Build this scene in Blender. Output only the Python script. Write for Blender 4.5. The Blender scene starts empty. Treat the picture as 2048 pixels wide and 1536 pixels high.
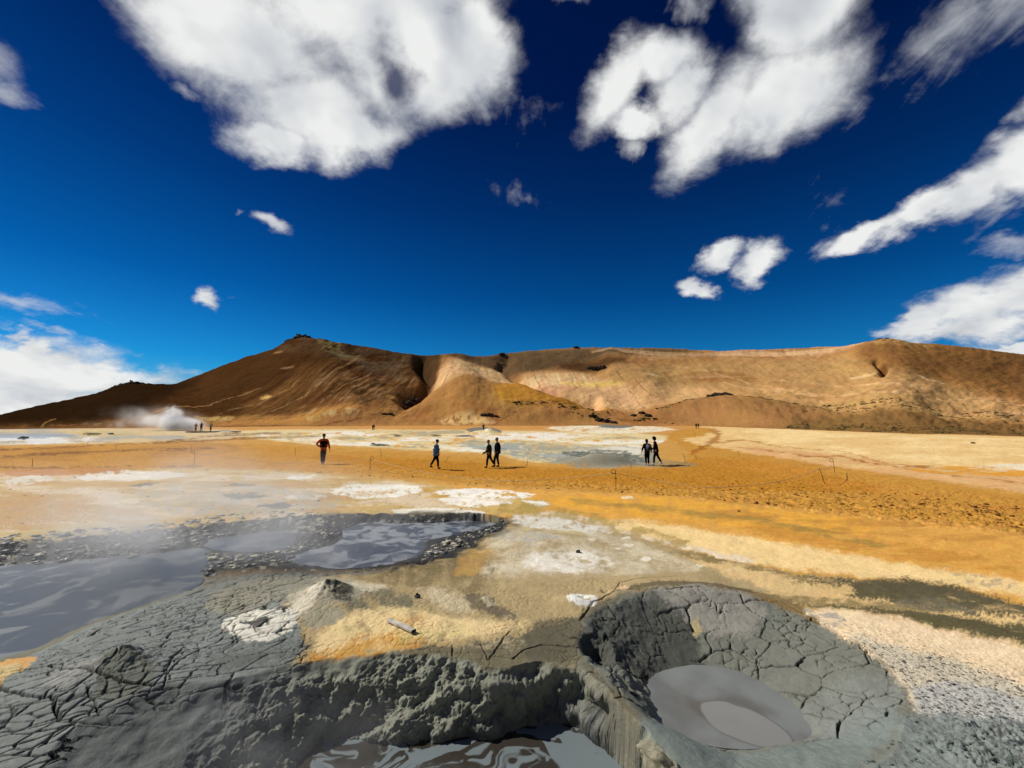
import bpy, bmesh, math, random
import numpy as np
from mathutils import Vector, Matrix, Euler

random.seed(7)
RNG = np.random.default_rng(7)
C = bpy.context.scene.collection
scene = bpy.context.scene

# ------------------------------------------------------------------ camera, light, exposure
F = 850.0                      # focal length in photograph pixels (2048 wide)
CZ = 2.7                       # eye height above the plain
PITCH = math.atan(70.0 / 850.0)
cam_d = bpy.data.cameras.new('camera')
cam = bpy.data.objects.new('camera', cam_d)
C.objects.link(cam)
cam.location = (0, 0, CZ)
cam.rotation_euler = (math.pi / 2 + PITCH, 0, 0)
cam_d.sensor_width = 36
cam_d.lens = F / 2048 * 36
cam_d.clip_start = 0.05
cam_d.clip_end = 5000
scene.camera = cam
SP, CP = math.sin(PITCH), math.cos(PITCH)

vs = scene.view_settings
vs.view_transform = 'Standard'
vs.look = 'None'
vs.exposure = 0.0
vs.gamma = 1.0
vs.use_curve_mapping = False
scene.cycles.use_denoising = True
scene.cycles.volume_bounces = 4
scene.cycles.volume_step_rate = 1.0
scene.cycles.volume_max_steps = 128
scene.cycles.transparent_max_bounces = 16

SUN_EL, SUN_AZ = math.radians(41), math.radians(-75)     # azimuth from +Y towards +X
sdir = Vector((math.sin(SUN_AZ) * math.cos(SUN_EL), math.cos(SUN_AZ) * math.cos(SUN_EL), math.sin(SUN_EL)))
sun_d = bpy.data.lights.new('sun', 'SUN')
sun_d.energy = 4.6
sun_d.angle = math.radians(0.53)
sun_d.color = (1.0, 0.95, 0.86)
sun = bpy.data.objects.new('sun', sun_d)
C.objects.link(sun)
sun.rotation_euler = sdir.to_track_quat('Z', 'Y').to_euler()

def ray(px, py):
    cx, cy = (px - 1024) / F, (768 - py) / F
    return Vector((cx, CP - cy * SP, SP + cy * CP))

def srgb(r, g, b):
    return tuple(((c / 255) / 12.92 if c / 255 <= 0.04045 else ((c / 255 + 0.055) / 1.055) ** 2.4) for c in (r, g, b))

# ------------------------------------------------------------------ node helper
class NT:
    def __init__(s, tree):
        s.t = tree
        s.n = tree.nodes
        s.l = tree.links
    def add(s, kind, **kw):
        nd = s.n.new(kind)
        for k, v in kw.items():
            setattr(nd, k, v)
        return nd
    def put(s, sock, v):
        if isinstance(v, bpy.types.NodeSocket):
            s.l.new(v, sock)
        elif v is not None:
            sock.default_value = v
    def math(s, op, a, b=None, c=None, clamp=False):
        nd = s.add('ShaderNodeMath', operation=op, use_clamp=clamp)
        s.put(nd.inputs[0], a)
        if b is not None: s.put(nd.inputs[1], b)
        if c is not None: s.put(nd.inputs[2], c)
        return nd.outputs[0]
    def vec(s, op, a, b=None, c=None, out=0):
        nd = s.add('ShaderNodeVectorMath', operation=op)
        s.put(nd.inputs[0], a)
        if b is not None:
            if op == 'SCALE': s.put(nd.inputs[3], b)
            else: s.put(nd.inputs[1], b)
        if c is not None: s.put(nd.inputs[2], c)
        return nd.outputs[out]
    def noise(s, v, scale, detail=4, rough=0.55, dist=0.0, lac=2.0, out='Fac'):
        nd = s.add('ShaderNodeTexNoise')
        s.put(nd.inputs['Vector'], v)
        nd.inputs['Scale'].default_value = scale
        nd.inputs['Detail'].default_value = detail
        nd.inputs['Roughness'].default_value = rough
        nd.inputs['Lacunarity'].default_value = lac
        nd.inputs['Distortion'].default_value = dist
        return nd.outputs[out]
    def maprange(s, v, a, b, c=0.0, d=1.0, kind='SMOOTHSTEP'):
        nd = s.add('ShaderNodeMapRange', interpolation_type=kind)
        s.put(nd.inputs['Value'], v)
        for i, x in zip((1, 2, 3, 4), (a, b, c, d)):
            s.put(nd.inputs[i], x)
        return nd.outputs[0]
    def mix(s, f, a, b, blend='MIX'):
        nd = s.add('ShaderNodeMix', data_type='RGBA', blend_type=blend)
        s.put(nd.inputs[0], f)
        s.put(nd.inputs[6], a if isinstance(a, bpy.types.NodeSocket) else (*a, 1))
        s.put(nd.inputs[7], b if isinstance(b, bpy.types.NodeSocket) else (*b, 1))
        return nd.outputs[2]

# ------------------------------------------------------------------ sky
world = bpy.data.worlds.new('World')
scene.world = world
world.use_nodes = True
W = NT(world.node_tree)
W.n.clear()
wout = W.add('ShaderNodeOutputWorld')
bg = W.add('ShaderNodeBackground')
W.l.new(bg.outputs[0], wout.inputs[0])
sky = W.add('ShaderNodeTexSky', sky_type='NISHITA')
sky.sun_disc = False
sky.sun_elevation = SUN_EL
sky.sun_rotation = SUN_AZ
sky.altitude = 300
sky.air_density = 1.0
sky.dust_density = 0.3
sky.ozone_density = 3.0
tc = W.add('ShaderNodeTexCoord')
D = tc.outputs['Generated']
sep = W.add('ShaderNodeSeparateXYZ')
W.l.new(D, sep.inputs[0])
dz = sep.outputs[2]
SKY_STRENGTH = 0.082
# the deep polarised blue of the photograph: darker and purer overhead than at the horizon
grad = W.add('ShaderNodeValToRGB')
W.put(grad.inputs[0], W.math('MAXIMUM', dz, 0.0))
els = grad.color_ramp.elements
els[0].position = 0.0; els[0].color = (0.22, 0.74, 1.0, 1)
els[1].position = 1.0; els[1].color = (0.002, 0.045, 0.18, 1)
for p_, c_ in ((0.12, (0.035, 0.52, 0.95)), (0.27, (0.006, 0.29, 0.66)), (0.45, (0.003, 0.15, 0.42)), (0.62, (0.002, 0.07, 0.26))):
    e = els.new(p_); e.color = (*c_, 1)
skycol = W.mix(1.0, sky.outputs[0], grad.outputs[0], 'MULTIPLY')

# cloud coordinates: a flat layer seen in perspective, eased at the horizon
den = W.math('MULTIPLY', W.math('ADD', W.math('MAXIMUM', dz, 0.0), 0.55), 0.78)
comb = W.add('ShaderNodeCombineXYZ')
for i in range(3): W.put(comb.inputs[i], den)
Pc = W.vec('DIVIDE', D, comb.outputs[0])
warp = W.noise(Pc, 3.2, 3, 0.5, out='Color')
warpv = W.vec('SUBTRACT', warp, (0.5, 0.5, 0.5))
Dw = W.vec('MULTIPLY_ADD', warpv, (0.13, 0.13, 0.13), D)
warp2 = W.noise(Pc, 15.0, 4, 0.6, out='Color')
Dw = W.vec('MULTIPLY_ADD', W.vec('SUBTRACT', warp2, (0.5, 0.5, 0.5)), (0.045, 0.045, 0.045), Dw)

def blob_field(items, src):
    acc = None
    for it in items:
        x1, y1, x2, y2, hw = it[:5]
        cxp, cyp = (x1 + x2) / 2, (y1 + y2) / 2
        c = ray(cxp, cyp).normalized()
        a = ray(x1, y1).normalized()
        b = ray(x2, y2).normalized()
        e1 = (b - a)
        r1 = max(e1.length / 2, 1e-3)
        e1 = (e1 - c * e1.dot(c)).normalized()
        e2 = c.cross(e1).normalized()
        ln = math.hypot(x2 - x1, y2 - y1)
        q = ray(cxp - (y2 - y1) / ln * hw, cyp + (x2 - x1) / ln * hw).normalized()
        r2 = (q - c).length
        m = Matrix((e1, e2, c)).transposed()
        mp = W.add('ShaderNodeMapping', vector_type='TEXTURE')
        W.put(mp.inputs[0], src)
        mp.inputs[1].default_value = c
        mp.inputs[2].default_value = m.to_euler()
        mp.inputs[3].default_value = (r1, r2, 0.5)
        ln_ = W.vec('LENGTH', mp.outputs[0], out=1)
        k = it[5] if len(it) > 5 else 1.0
        v = W.math('MULTIPLY_ADD', ln_, -k, k)
        acc = v if acc is None else W.add_smax(acc, v)
    return acc
def _smax(a, b):
    nd = W.add('ShaderNodeMath', operation='SMOOTH_MAX')
    W.put(nd.inputs[0], a); W.put(nd.inputs[1], b); nd.inputs[2].default_value = 0.25
    return nd.outputs[0]
W.add_smax = _smax

dense = [
    (270, 20, 700, 90, 130), (420, -60, 1030, 30, 165), (440, 180, 800, 230, 100), (640, 130, 1010, 120, 135),
    (440, 250, 640, 280, 50), (560, 270, 830, 270, 66), (900, 0, 1010, 190, 80), (300, -250, 1000, -150, 200),
    (1150, 270, 1300, 90, 50), (1230, 130, 1420, 120, 55), (1290, 210, 1440, 150, 65), (1330, 375, 1540, 100, 72), (1400, 290, 1730, 90, 95),
    (1480, -80, 1680, 100, 125), (1200, 250, 1340, 225, 28),
    (460, 418, 568, 462, 24), (398, 588, 466, 614, 19),
    (1385, 538, 1480, 500, 25), (1465, 545, 1575, 490, 31), (1350, 578, 1438, 578, 22),
    (1660, 490, 1800, 448, 26), (1740, 472, 1930, 400, 38), (1840, 460, 2010, 340, 48), (1930, 390, 2160, 270, 80),
    (1740, 688, 1930, 640, 30), (1800, 665, 2140, 590, 52), (1930, 610, 2250, 530, 55), (1900, 705, 2150, 675, 22),
    (-260, 725, 250, 722, 56), (-200, 770, 430, 750, 42), (-200, 812, 300, 800, 36), (0, 684, 100, 690, 22), (-60, 640, 20, 655, 16),
]
thin = [
    (1760, 140, 2060, -20, 85), (1850, 40, 2200, -40, 110), (1620, 500, 1760, 460, 28), (1950, 500, 2140, 460, 28), (1965, 245, 2140, 185, 30),
    (-120, 70, 70, 150, 70), (-60, 190, 75, 195, 34), (-220, 560, 200, 628, 30), (1370, -40, 1410, 75, 50), (1230, 300, 1300, 260, 36),
    (1010, 260, 1080, 220, 42, 0.3), (20, 640, 200, 690, 14, 0.7), (985, 380, 1090, 400, 14, 0.22), (1620, 440, 1710, 400, 26, 0.2), (1050, -30, 1220, 0, 30),
    (340, 150, 440, 185, 26), (185, 700, 230, 706, 9), (1520, 150, 1730, 200, 90), (1920, 430, 2080, 390, 45), (440, 405, 455, 416, 10),
]
holes = [(770, 100, 820, 195, 34), (1400, 10, 1445, 90, 40)]
Mz = blob_field(dense, Dw)
Mt = blob_field(thin, Dw)
Mh = blob_field(holes, Dw)
holek = W.maprange(W.math('ADD', Mh, W.math('MULTIPLY_ADD', W.noise(Pc, 9.0, 6, 0.6, 0.3), 2.4, -1.2)), -0.75, 0.75, 1.0, 0.12)
n_big = W.noise(Pc, 2.6, 8, 0.60, 0.25)
n_fine = W.noise(Pc, 9.0, 8, 0.66, 0.5)
mpst = W.add('ShaderNodeMapping')
W.put(mpst.inputs[0], Pc)
mpst.inputs[2].default_value = (0, 0, math.radians(25))
mpst.inputs[3].default_value = (9, 2.2, 4)
n_str = W.noise(mpst.outputs[0], 2.0, 7, 0.6, 0.8)
# beyond the frame: broken fair-weather cloud like that in view
away = W.maprange(sep.outputs[1], 0.05, -0.25)
gen = W.math('SUBTRACT', W.math('MULTIPLY', W.noise(Pc, 1.1, 6, 0.5, 0.0), 2.6), 1.45)
Mz = W.math('MAXIMUM', Mz, W.math('SUBTRACT', gen, W.math('MULTIPLY_ADD', away, -3.0, 3.0)))
n_mid = W.noise(Pc, 5.5, 9, 0.62, 0.35)
n_hi = W.noise(Pc, 24.0, 7, 0.62, 0.25)
fld = W.math('ADD', W.math('MULTIPLY', Mz, 1.7), W.math('MULTIPLY_ADD', n_mid, 1.7, -0.74))
fld = W.math('ADD', fld, W.math('MULTIPLY_ADD', n_hi, 0.55, -0.275))
dens = W.math('MULTIPLY', W.maprange(fld, -0.20, 1.05), holek)
dens = W.math('MULTIPLY', dens, W.maprange(W.math('ADD', fld, W.math('MULTIPLY', n_big, 0.5)), 0.1, 0.75, 0.80, 1.0))
thf = W.math('ADD', Mt, W.math('MULTIPLY_ADD', n_str, 1.5, -0.80))
thf = W.math('ADD', thf, W.math('MULTIPLY_ADD', n_hi, 1.0, -0.5))
thf = W.math('ADD', thf, W.math('MULTIPLY_ADD', n_mid, 1.2, -0.62))
thd = W.math('MULTIPLY', W.maprange(thf, -0.05, 1.1), 0.62)
alpha = W.math('MAXIMUM', dens, thd)
# light and shade inside the cloud: thicker towards the sun reads darker
Pc2 = W.vec('ADD', Pc, (sdir.x * 0.08, sdir.y * 0.08, 0.04))
n_la = W.noise(Pc, 3.4, 4, 0.5, 0.2)
n_off = W.noise(Pc2, 3.4, 4, 0.5, 0.2)
lit = W.math('SUBTRACT', n_la, n_off)
shade = W.math('ADD', W.math('MULTIPLY_ADD', lit, 2.6, 0.78), W.math('MULTIPLY_ADD', n_mid, 0.30, -0.15))
shade = W.math('ADD', shade, W.maprange(fld, 0.0, 1.2, -0.22, 0.06))
cloudcol = W.mix(W.math('MAXIMUM', W.math('MINIMUM', shade, 1.0), 0.0), (0.33, 0.37, 0.45), (0.85, 0.86, 0.85))
# the sky colour arrives at physical brightness; scale it, then lay the clouds over it
skysc = W.mix(1.0, skycol, (SKY_STRENGTH,) * 3, 'MULTIPLY')
fin = W.mix(alpha, skysc, cloudcol)
W.put(bg.inputs[0], fin)
bg.inputs[1].default_value = 1.0
world.cycles.sampling_method = 'MANUAL'
world.cycles.sample_map_resolution = 512

# ------------------------------------------------------------------ numpy noise
_perm = np.random.default_rng(3).permutation(256).astype(np.int32)
_perm = np.concatenate([_perm, _perm, _perm])
_ang = np.linspace(0, 2 * np.pi, 256, endpoint=False)
_gx, _gy = np.cos(_ang).astype(np.float32), np.sin(_ang).astype(np.float32)
_r3 = np.random.default_rng(5).normal(size=(256, 3))
_r3 = (_r3 / np.linalg.norm(_r3, axis=1)[:, None]).astype(np.float32)
f32 = np.float32

def pn(x, y, s=0):
    x = np.asarray(x, f32); y = np.asarray(y, f32)
    xf, yf = np.floor(x), np.floor(y)
    xi = (xf.astype(np.int32) + s * 37) & 255
    yi = (yf.astype(np.int32) + s * 17) & 255
    fx, fy = x - xf, y - yf
    u = fx * fx * fx * (fx * (fx * 6 - 15) + 10)
    v = fy * fy * fy * (fy * (fy * 6 - 15) + 10)
    a0 = _perm[xi]; a1 = _perm[(xi + 1) & 255]
    h00, h10 = _perm[a0 + yi], _perm[a1 + yi]
    h01, h11 = _perm[a0 + ((yi + 1) & 255)], _perm[a1 + ((yi + 1) & 255)]
    n00 = _gx[h00] * fx + _gy[h00] * fy
    n10 = _gx[h10] * (fx - 1) + _gy[h10] * fy
    n01 = _gx[h01] * fx + _gy[h01] * (fy - 1)
    n11 = _gx[h11] * (fx - 1) + _gy[h11] * (fy - 1)
    a = n00 + u * (n10 - n00)
    b = n01 + u * (n11 - n01)
    return (a + v * (b - a)) * 1.4

def fbm(x, y, o=4, s=0, gain=0.5, lac=2.03):
    t = 0.0; a = 1.0; tot = 0.0
    for i in range(o):
        t = t + a * pn(x * lac ** i + 13.7 * i, y * lac ** i + 7.3 * i, s + i)
        tot += a; a *= gain
    return t / tot * 1.4

def pn3(x, y, z, s=0):
    x, y, z = (np.asarray(q, f32) for q in (x, y, z))
    xf, yf, zf = np.floor(x), np.floor(y), np.floor(z)
    xi, yi, zi = ((q.astype(np.int32) + s * 31) & 255 for q in (xf, yf, zf))
    fx, fy, fz = x - xf, y - yf, z - zf
    u, v, w = (q * q * q * (q * (q * 6 - 15) + 10) for q in (fx, fy, fz))
    r = 0.0
    for dx in (0, 1):
        wx = u if dx else 1 - u
        ax = _perm[(xi + dx) & 255]
        for dy in (0, 1):
            wy = v if dy else 1 - v
            ay = _perm[ax + ((yi + dy) & 255)]
            for dz_ in (0, 1):
                wz = w if dz_ else 1 - w
                g = _r3[_perm[ay + ((zi + dz_) & 255)]]
                r = r + wx * wy * wz * (g[..., 0] * (fx - dx) + g[..., 1] * (fy - dy) + g[..., 2] * (fz - dz_))
    return r * 1.5

def fbm3(x, y, z, o=4, s=0, gain=0.5):
    t = 0.0; a = 1.0; tot = 0.0
    for i in range(o):
        t = t + a * pn3(x * 2.03 ** i, y * 2.03 ** i, z * 2.03 ** i, s + i)
        tot += a; a *= gain
    return t / tot * 1.4

def voro(x, y, s=0, jit=0.9):
    """F1, distance to the border (about) and the id of the nearest cell."""
    xi, yi = np.floor(x).astype(np.int32), np.floor(y).astype(np.int32)
    d1 = np.full(x.shape, 9.0, f32); d2 = d1.copy(); idc = np.zeros(x.shape, np.int32)
    for dx in (-1, 0, 1):
        for dy in (-1, 0, 1):
            cx, cy = xi + dx, yi + dy
            h = _perm[_perm[(cx + s * 11) & 255] + (cy & 255)]
            h2 = _perm[h + 91]
            ox = cx + 0.5 + (h / 255.0 - 0.5) * jit
            oy = cy + 0.5 + (h2 / 255.0 - 0.5) * jit
            d = np.hypot(x - ox, y - oy).astype(f32)
            nearer = d < d1
            d2 = np.where(nearer, d1, np.minimum(d2, d))
            idc = np.where(nearer, h, idc)
            d1 = np.where(nearer, d, d1)
    return d1, (d2 - d1) * 0.5, idc

def sstep(a, b, x):
    t = np.clip((x - a) / (b - a), 0, 1)
    return t * t * (3 - 2 * t)

def poly_sd(px, py, poly):
    """signed distance, negative inside"""
    P = np.asarray(poly, f32)
    d = np.full(px.shape, 1e9, f32)
    ins = np.zeros(px.shape, bool)
    n = len(P)
    for i in range(n):
        ax, ay = P[i]; bx, by = P[(i + 1) % n]
        ex, ey = bx - ax, by - ay
        wx, wy = px - ax, py - ay
        t = np.clip((wx * ex + wy * ey) / (ex * ex + ey * ey + 1e-12), 0, 1)
        dd = (wx - ex * t) ** 2 + (wy - ey * t) ** 2
        d = np.minimum(d, dd)
        if ay != by:
            c = ((ay > py) != (by > py)) & (px < (bx - ax) * (py - ay) / (by - ay) + ax)
            ins ^= c
    d = np.sqrt(d)
    return np.where(ins, -d, d)

def line_d(px, py, pts):
    d = np.full(px.shape, 1e9, f32)
    for (ax, ay), (bx, by) in zip(pts[:-1], pts[1:]):
        ex, ey = bx - ax, by - ay
        wx, wy = px - ax, py - ay
        t = np.clip((wx * ex + wy * ey) / (ex * ex + ey * ey + 1e-12), 0, 1)
        d = np.minimum(d, (wx - ex * t) ** 2 + (wy - ey * t) ** 2)
    return np.sqrt(d)

def wpt(px, py, z=0.0):
    r = ray(px, py)
    k = (z - CZ) / r.z
    return (r.x * k, r.y * k)

def wpoly(pts, z=0.0):
    return [wpt(a, b, z) for a, b in pts]

def smooth_poly(pts, k=2):
    """Chaikin corner cutting"""
    for _ in range(k):
        out = []
        for i in range(len(pts)):
            a, b = pts[i], pts[(i + 1) % len(pts)]
            out.append((a[0] * .75 + b[0] * .25, a[1] * .75 + b[1] * .25))
            out.append((a[0] * .25 + b[0] * .75, a[1] * .25 + b[1] * .75))
        pts = out
    return pts

# ------------------------------------------------------------------ mesh helpers
def fast_mesh(name, V, Q, mat=None, col=None, wet=None, smooth=True, parent=None):
    me = bpy.data.meshes.new(name)
    V = np.ascontiguousarray(V, f32); Q = np.ascontiguousarray(Q, np.int32)
    me.vertices.add(len(V)); me.vertices.foreach_set('co', V.ravel())
    k = Q.shape[1]
    me.loops.add(Q.size); me.loops.foreach_set('vertex_index', Q.ravel())
    me.polygons.add(len(Q))
    me.polygons.foreach_set('loop_start', np.arange(0, Q.size, k, dtype=np.int32))
    if smooth:
        me.polygons.foreach_set('use_smooth', np.ones(len(Q), bool))
    if col is not None:
        at = me.attributes.new('Col', 'FLOAT_COLOR', 'POINT')
        c4 = np.ones((len(V), 4), f32); c4[:, :3] = col
        at.data.foreach_set('color', c4.ravel())
    if wet is not None:
        at = me.attributes.new('Wet', 'FLOAT', 'POINT')
        at.data.foreach_set('value', np.ascontiguousarray(wet, f32))
    me.update(calc_edges=True)
    me.validate(clean_customdata=False)
    if mat: me.materials.append(mat)
    o = bpy.data.objects.new(name, me)
    C.objects.link(o)
    if parent: o.parent = parent
    return o

def grid_quads(nr, nc, wrap=False):
    i = np.arange(nr - 1)[:, None]
    j = np.arange(nc if wrap else nc - 1)[None, :]
    j2 = (j + 1) % nc
    return np.stack([i * nc + j, i * nc + j2, (i + 1) * nc + j2, (i + 1) * nc + j], -1).reshape(-1, 4)

def tag(o, label=None, cat=None, group=None, kind=None):
    if label: o['label'] = label
    if cat: o['category'] = cat
    if group: o['group'] = group
    if kind: o['kind'] = kind
    return o

# ------------------------------------------------------------------ ground shape
def mp(pts, z=0.0):
    """photograph outline lying at height z -> ground map (U, V)"""
    out = []
    for a, b in pts:
        x, y = wpt(a, b, z)
        out.append((x, y))
    return out

rim_left = mp([(-700, 1180), (-300, 1118), (0, 1088), (150, 1078), (300, 1062), (400, 1048), (520, 1038), (650, 1028), (800, 1024), (960, 1024),
               (1020, 1040), (1012, 1056), (960, 1090), (880, 1122), (740, 1150), (620, 1150), (520, 1158), (430, 1185), (390, 1205), (260, 1245),
               (130, 1298), (70, 1326), (0, 1340), (-200, 1390), (-700, 1560)])
ZL = -0.20
pool_left = mp([(-700, 1210), (-300, 1150), (0, 1133), (120, 1124), (250, 1114), (340, 1104), (405, 1096), (418, 1112), (398, 1140), (405, 1160),
                (380, 1180), (250, 1220), (180, 1242), (110, 1275), (60, 1300), (0, 1314), (-200, 1350), (-700, 1500)], ZL)
pool_back = mp([(405, 1090), (430, 1074), (500, 1068), (560, 1062), (590, 1072), (575, 1098), (520, 1104), (440, 1100)], ZL)
pool_mid = mp([(690, 1052), (750, 1043), (825, 1048), (919, 1042), (975, 1040), (1002, 1050), (960, 1060), (915, 1068), (862, 1078), (842, 1088),
               (846, 1106), (795, 1125), (731, 1133), (675, 1137), (622, 1133), (575, 1120), (620, 1100), (690, 1085)], ZL)
Z3 = -0.52
rim_near = mp([(20, 1640), (90, 1522), (131, 1474), (262, 1402), (337, 1378), (412, 1374), (500, 1354), (600, 1327), (700, 1318), (806, 1311), (919, 1318),
               (975, 1333), (1024, 1337), (1069, 1322), (1125, 1328), (1160, 1335), (1196, 1360), (1230, 1392), (1260, 1426), (1290, 1456), (1325, 1500),
               (1375, 1560), (1420, 1650), (1300, 1720), (100, 1720)])
pool_near = mp([(600, 1522), (637, 1492), (712, 1477), (769, 1492), (787, 1507), (810, 1500), (862, 1489), (919, 1470), (975, 1481), (1031, 1466),
                (1061, 1451), (1125, 1447), (1155, 1455), (1200, 1485), (1256, 1536), (1290, 1600), (1200, 1680), (700, 1680), (590, 1600)], Z3)
Z4 = -0.34
rim_crater = mp([(1168, 1240), (1152, 1290), (1162, 1322), (1200, 1348), (1238, 1384), (1268, 1420), (1300, 1450), (1345, 1500), (1400, 1590), (1560, 1620),
                 (1700, 1560), (1790, 1500), (1818, 1430), (1800, 1375), (1730, 1305), (1650, 1250), (1570, 1212), (1480, 1200), (1400, 1196), (1320, 1192), (1240, 1200), (1190, 1218)])
pool_crater = mp([(1299, 1374), (1308, 1356), (1341, 1342), (1401, 1332), (1470, 1344), (1517, 1365), (1563, 1393), (1591, 1416), (1623, 1457),
                  (1614, 1476), (1540, 1487), (1470, 1492), (1378, 1478), (1331, 1462), (1304, 1420)], Z4)
RIM_L, RIM_N, RIM_C = (smooth_poly(p, 1) for p in (rim_left, rim_near, rim_crater))
PL, PB, PM, PN, PC = (smooth_poly(p, 1) for p in (pool_left, pool_back, pool_mid, pool_near, pool_crater))

def bump_at(x, y, px, py, h, rx, ry=None, p=2.0, z=0.0, rot=0.0):
    cx, cy = wpt(px, py, z)
    ry = ry or rx
    dx, dy = x - cx, y - cy
    if rot:
        c, s = math.cos(rot), math.sin(rot)
        dx, dy = dx * c + dy * s, -dx * s + dy * c
    d = np.sqrt((dx / rx) ** 2 + (dy / ry) ** 2)
    return h * np.exp(-d ** p * 1.5)

def pit(x, y, h, rim, pools, zp, expo, floor=0.14):
    """lower h inside the rim down to the pool level; returns (h, t, dpool, drim)"""
    m = (x > min(p[0] for p in rim) - .6) & (x < max(p[0] for p in rim) + .6) & (y > min(p[1] for p in rim) - .6) & (y < max(p[1] for p in rim) + .6)
    T = np.full(x.shape, 2.0, f32); DP = np.full(x.shape, 9.0, f32); DR = np.full(x.shape, 9.0, f32)
    if not m.any():
        return h, T, DP, DR
    xs, ys = x[m], y[m]
    wob = (0.055 + 0.09 * sstep(6.6, 8.0, ys)) * fbm(xs * 2.2, ys * 2.2, 4, 21)
    dr = poly_sd(xs, ys, rim) + wob
    dp = np.full(xs.shape, 1e9, f32)
    for p in pools:
        dp = np.minimum(dp, poly_sd(xs, ys, p))
    dp = dp + wob
    ins = dr < 0
    t = np.where(dp > 0, dp / (dp + np.maximum(-dr, 0) + 1e-6), 0)
    t = np.where(ins, t, 1.0)
    prof = expo(t, xs)
    hs = h[m]
    under = np.clip(-dp / 0.35, 0, 1) * floor
    lo = zp - 0.02 - under
    nh = np.where(ins | (dp < 0), lo + (hs - lo) * prof, hs)
    h = h.copy(); h[m] = nh
    T[m] = t; DP[m] = dp; DR[m] = dr
    return h, T, DP, DR

def base_h(x, y):
    x = np.asarray(x, f32); y = np.asarray(y, f32)
    r = np.hypot(x, y)
    h = 0.10 * fbm(x / 9, y / 9, 3, 40) * sstep(8, 16, r) + 0.012 * fbm(x / 0.9, y / 0.9, 3, 43)
    # the bank the photographer stands on
    h = h + 1.05 * sstep(2.3, 0.9, y) * sstep(9, 4, np.abs(x))
    # mud cones and swellings in the foreground
    h = h + bump_at(x, y, 238, 1345, 0.20, 0.36, 0.36, 1.3)
    h = h + bump_at(x, y, 150, 1400, 0.10, 1.5, 0.9, 2, rot=0.3)
    h = h + bump_at(x, y, 655, 1192, 0.20, 0.46, 0.42, 1.4)
    h = h + bump_at(x, y, 655, 1215, 0.07, 1.3, 0.7, 2)
    h = h + bump_at(x, y, 512, 1255, 0.05, 0.55, 0.38, 4)
    h = h - bump_at(x, y, 530, 1222, 0.05, 0.07) - bump_at(x, y, 500, 1246, 0.05, 0.13)
    h = h + bump_at(x, y, 800, 1270, 0.07, 1.5, 0.7, 2)
    h = h + bump_at(x, y, 972, 1202, 0.06, 0.14, 0.12, 2)
    h = h + bump_at(x, y, 1150, 1203, 0.06, 0.30, 0.22, 3) - bump_at(x, y, 1166, 1198, 0.07, 0.09)
    h = h + bump_at(x, y, 1380, 1192, 0.12, 1.3, 0.5, 2.5)
    h = h + bump_at(x, y, 1280, 1165, 0.04, 0.7, 0.3, 2)
    h = h - bump_at(x, y, 1212, 1185, 0.06, 0.08)
    h = h + bump_at(x, y, 1075, 1085, 0.14, 1.6, 1.0, 2)
    h = h + bump_at(x, y, 1700, 1330, 0.05, 1.2, 0.8, 2)
    # shallow run-off bed on the right
    bed = mp([(1480, 1165), (1700, 1185), (1900, 1215), (2200, 1290), (2600, 1400)])
    h = h - 0.06 * np.exp(-(line_d(x, y, bed) / 0.35) ** 2)
    # grey mounds out on the plain
    h = h + bump_at(x, y, 1210, 929, 0.62, 1.75, 1.0, 2.6) + bump_at(x, y, 1150, 930, 0.26, 1.7, 0.9, 2)
    h = h + bump_at(x, y, 980, 867, 0.95, 1.7, 2.5, 2.0) + bump_at(x, y, 955, 867, 0.55, 1.6, 2.5, 2)
    h = h + bump_at(x, y, 1228, 853, 0.55, 5, 6, 2) + bump_at(x, y, 1205, 853, 0.6, 3, 6, 2)
    h = h + bump_at(x, y, 450, 868, 0.55, 2.6, 3, 2) + bump_at(x, y, 182, 869, 0.35, 2.0, 2.5, 2) + bump_at(x, y, 45, 878, 0.25, .8, 1.0, 2)
    h = h + bump_at(x, y, 758, 890, 0.15, 0.9, 0.6, 2) + bump_at(x, y, 220, 869, 0.3, 1, 1.2, 2)
    return h

def all_h(x, y):
    h = base_h(x, y)
    h = h - bump_at(x, y, 1195, 1318, 0.34, 0.17, 0.26, 3, z=-0.15)
    h, TL, DPL, DRL = pit(x, y, h, RIM_L, [PL, PB, PM], ZL, lambda t, xs: t ** 0.75)
    h, TN, DPN, DRN = pit(x, y, h, RIM_N, [PN], Z3, lambda t, xs: 1 - (1 - t) ** np.interp(xs, [0.6, 0.9], [1.25, 2.2]))
    h, TC, DPC, DRC = pit(x, y, h, RIM_C, [PC], Z4, lambda t, xs: np.where(xs < 1.9, 1 - (1 - t) ** np.interp(xs, [1.2, 1.9], [1.7, 1.15]), t ** np.interp(xs, [1.9, 2.6], [1.0, 0.9])))
    return h, (TL, DPL, DRL), (TN, DPN, DRN), (TC, DPC, DRC)

def hat(x, y):
    h = all_h(np.array([x, x], f32), np.array([y, y], f32))[0]
    return float(h[0])

def at(px, py):
    z = 0.0
    for _ in range(6):
        x, y = wpt(px, py, z)
        z = hat(x, y)
    return x, y, z

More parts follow.
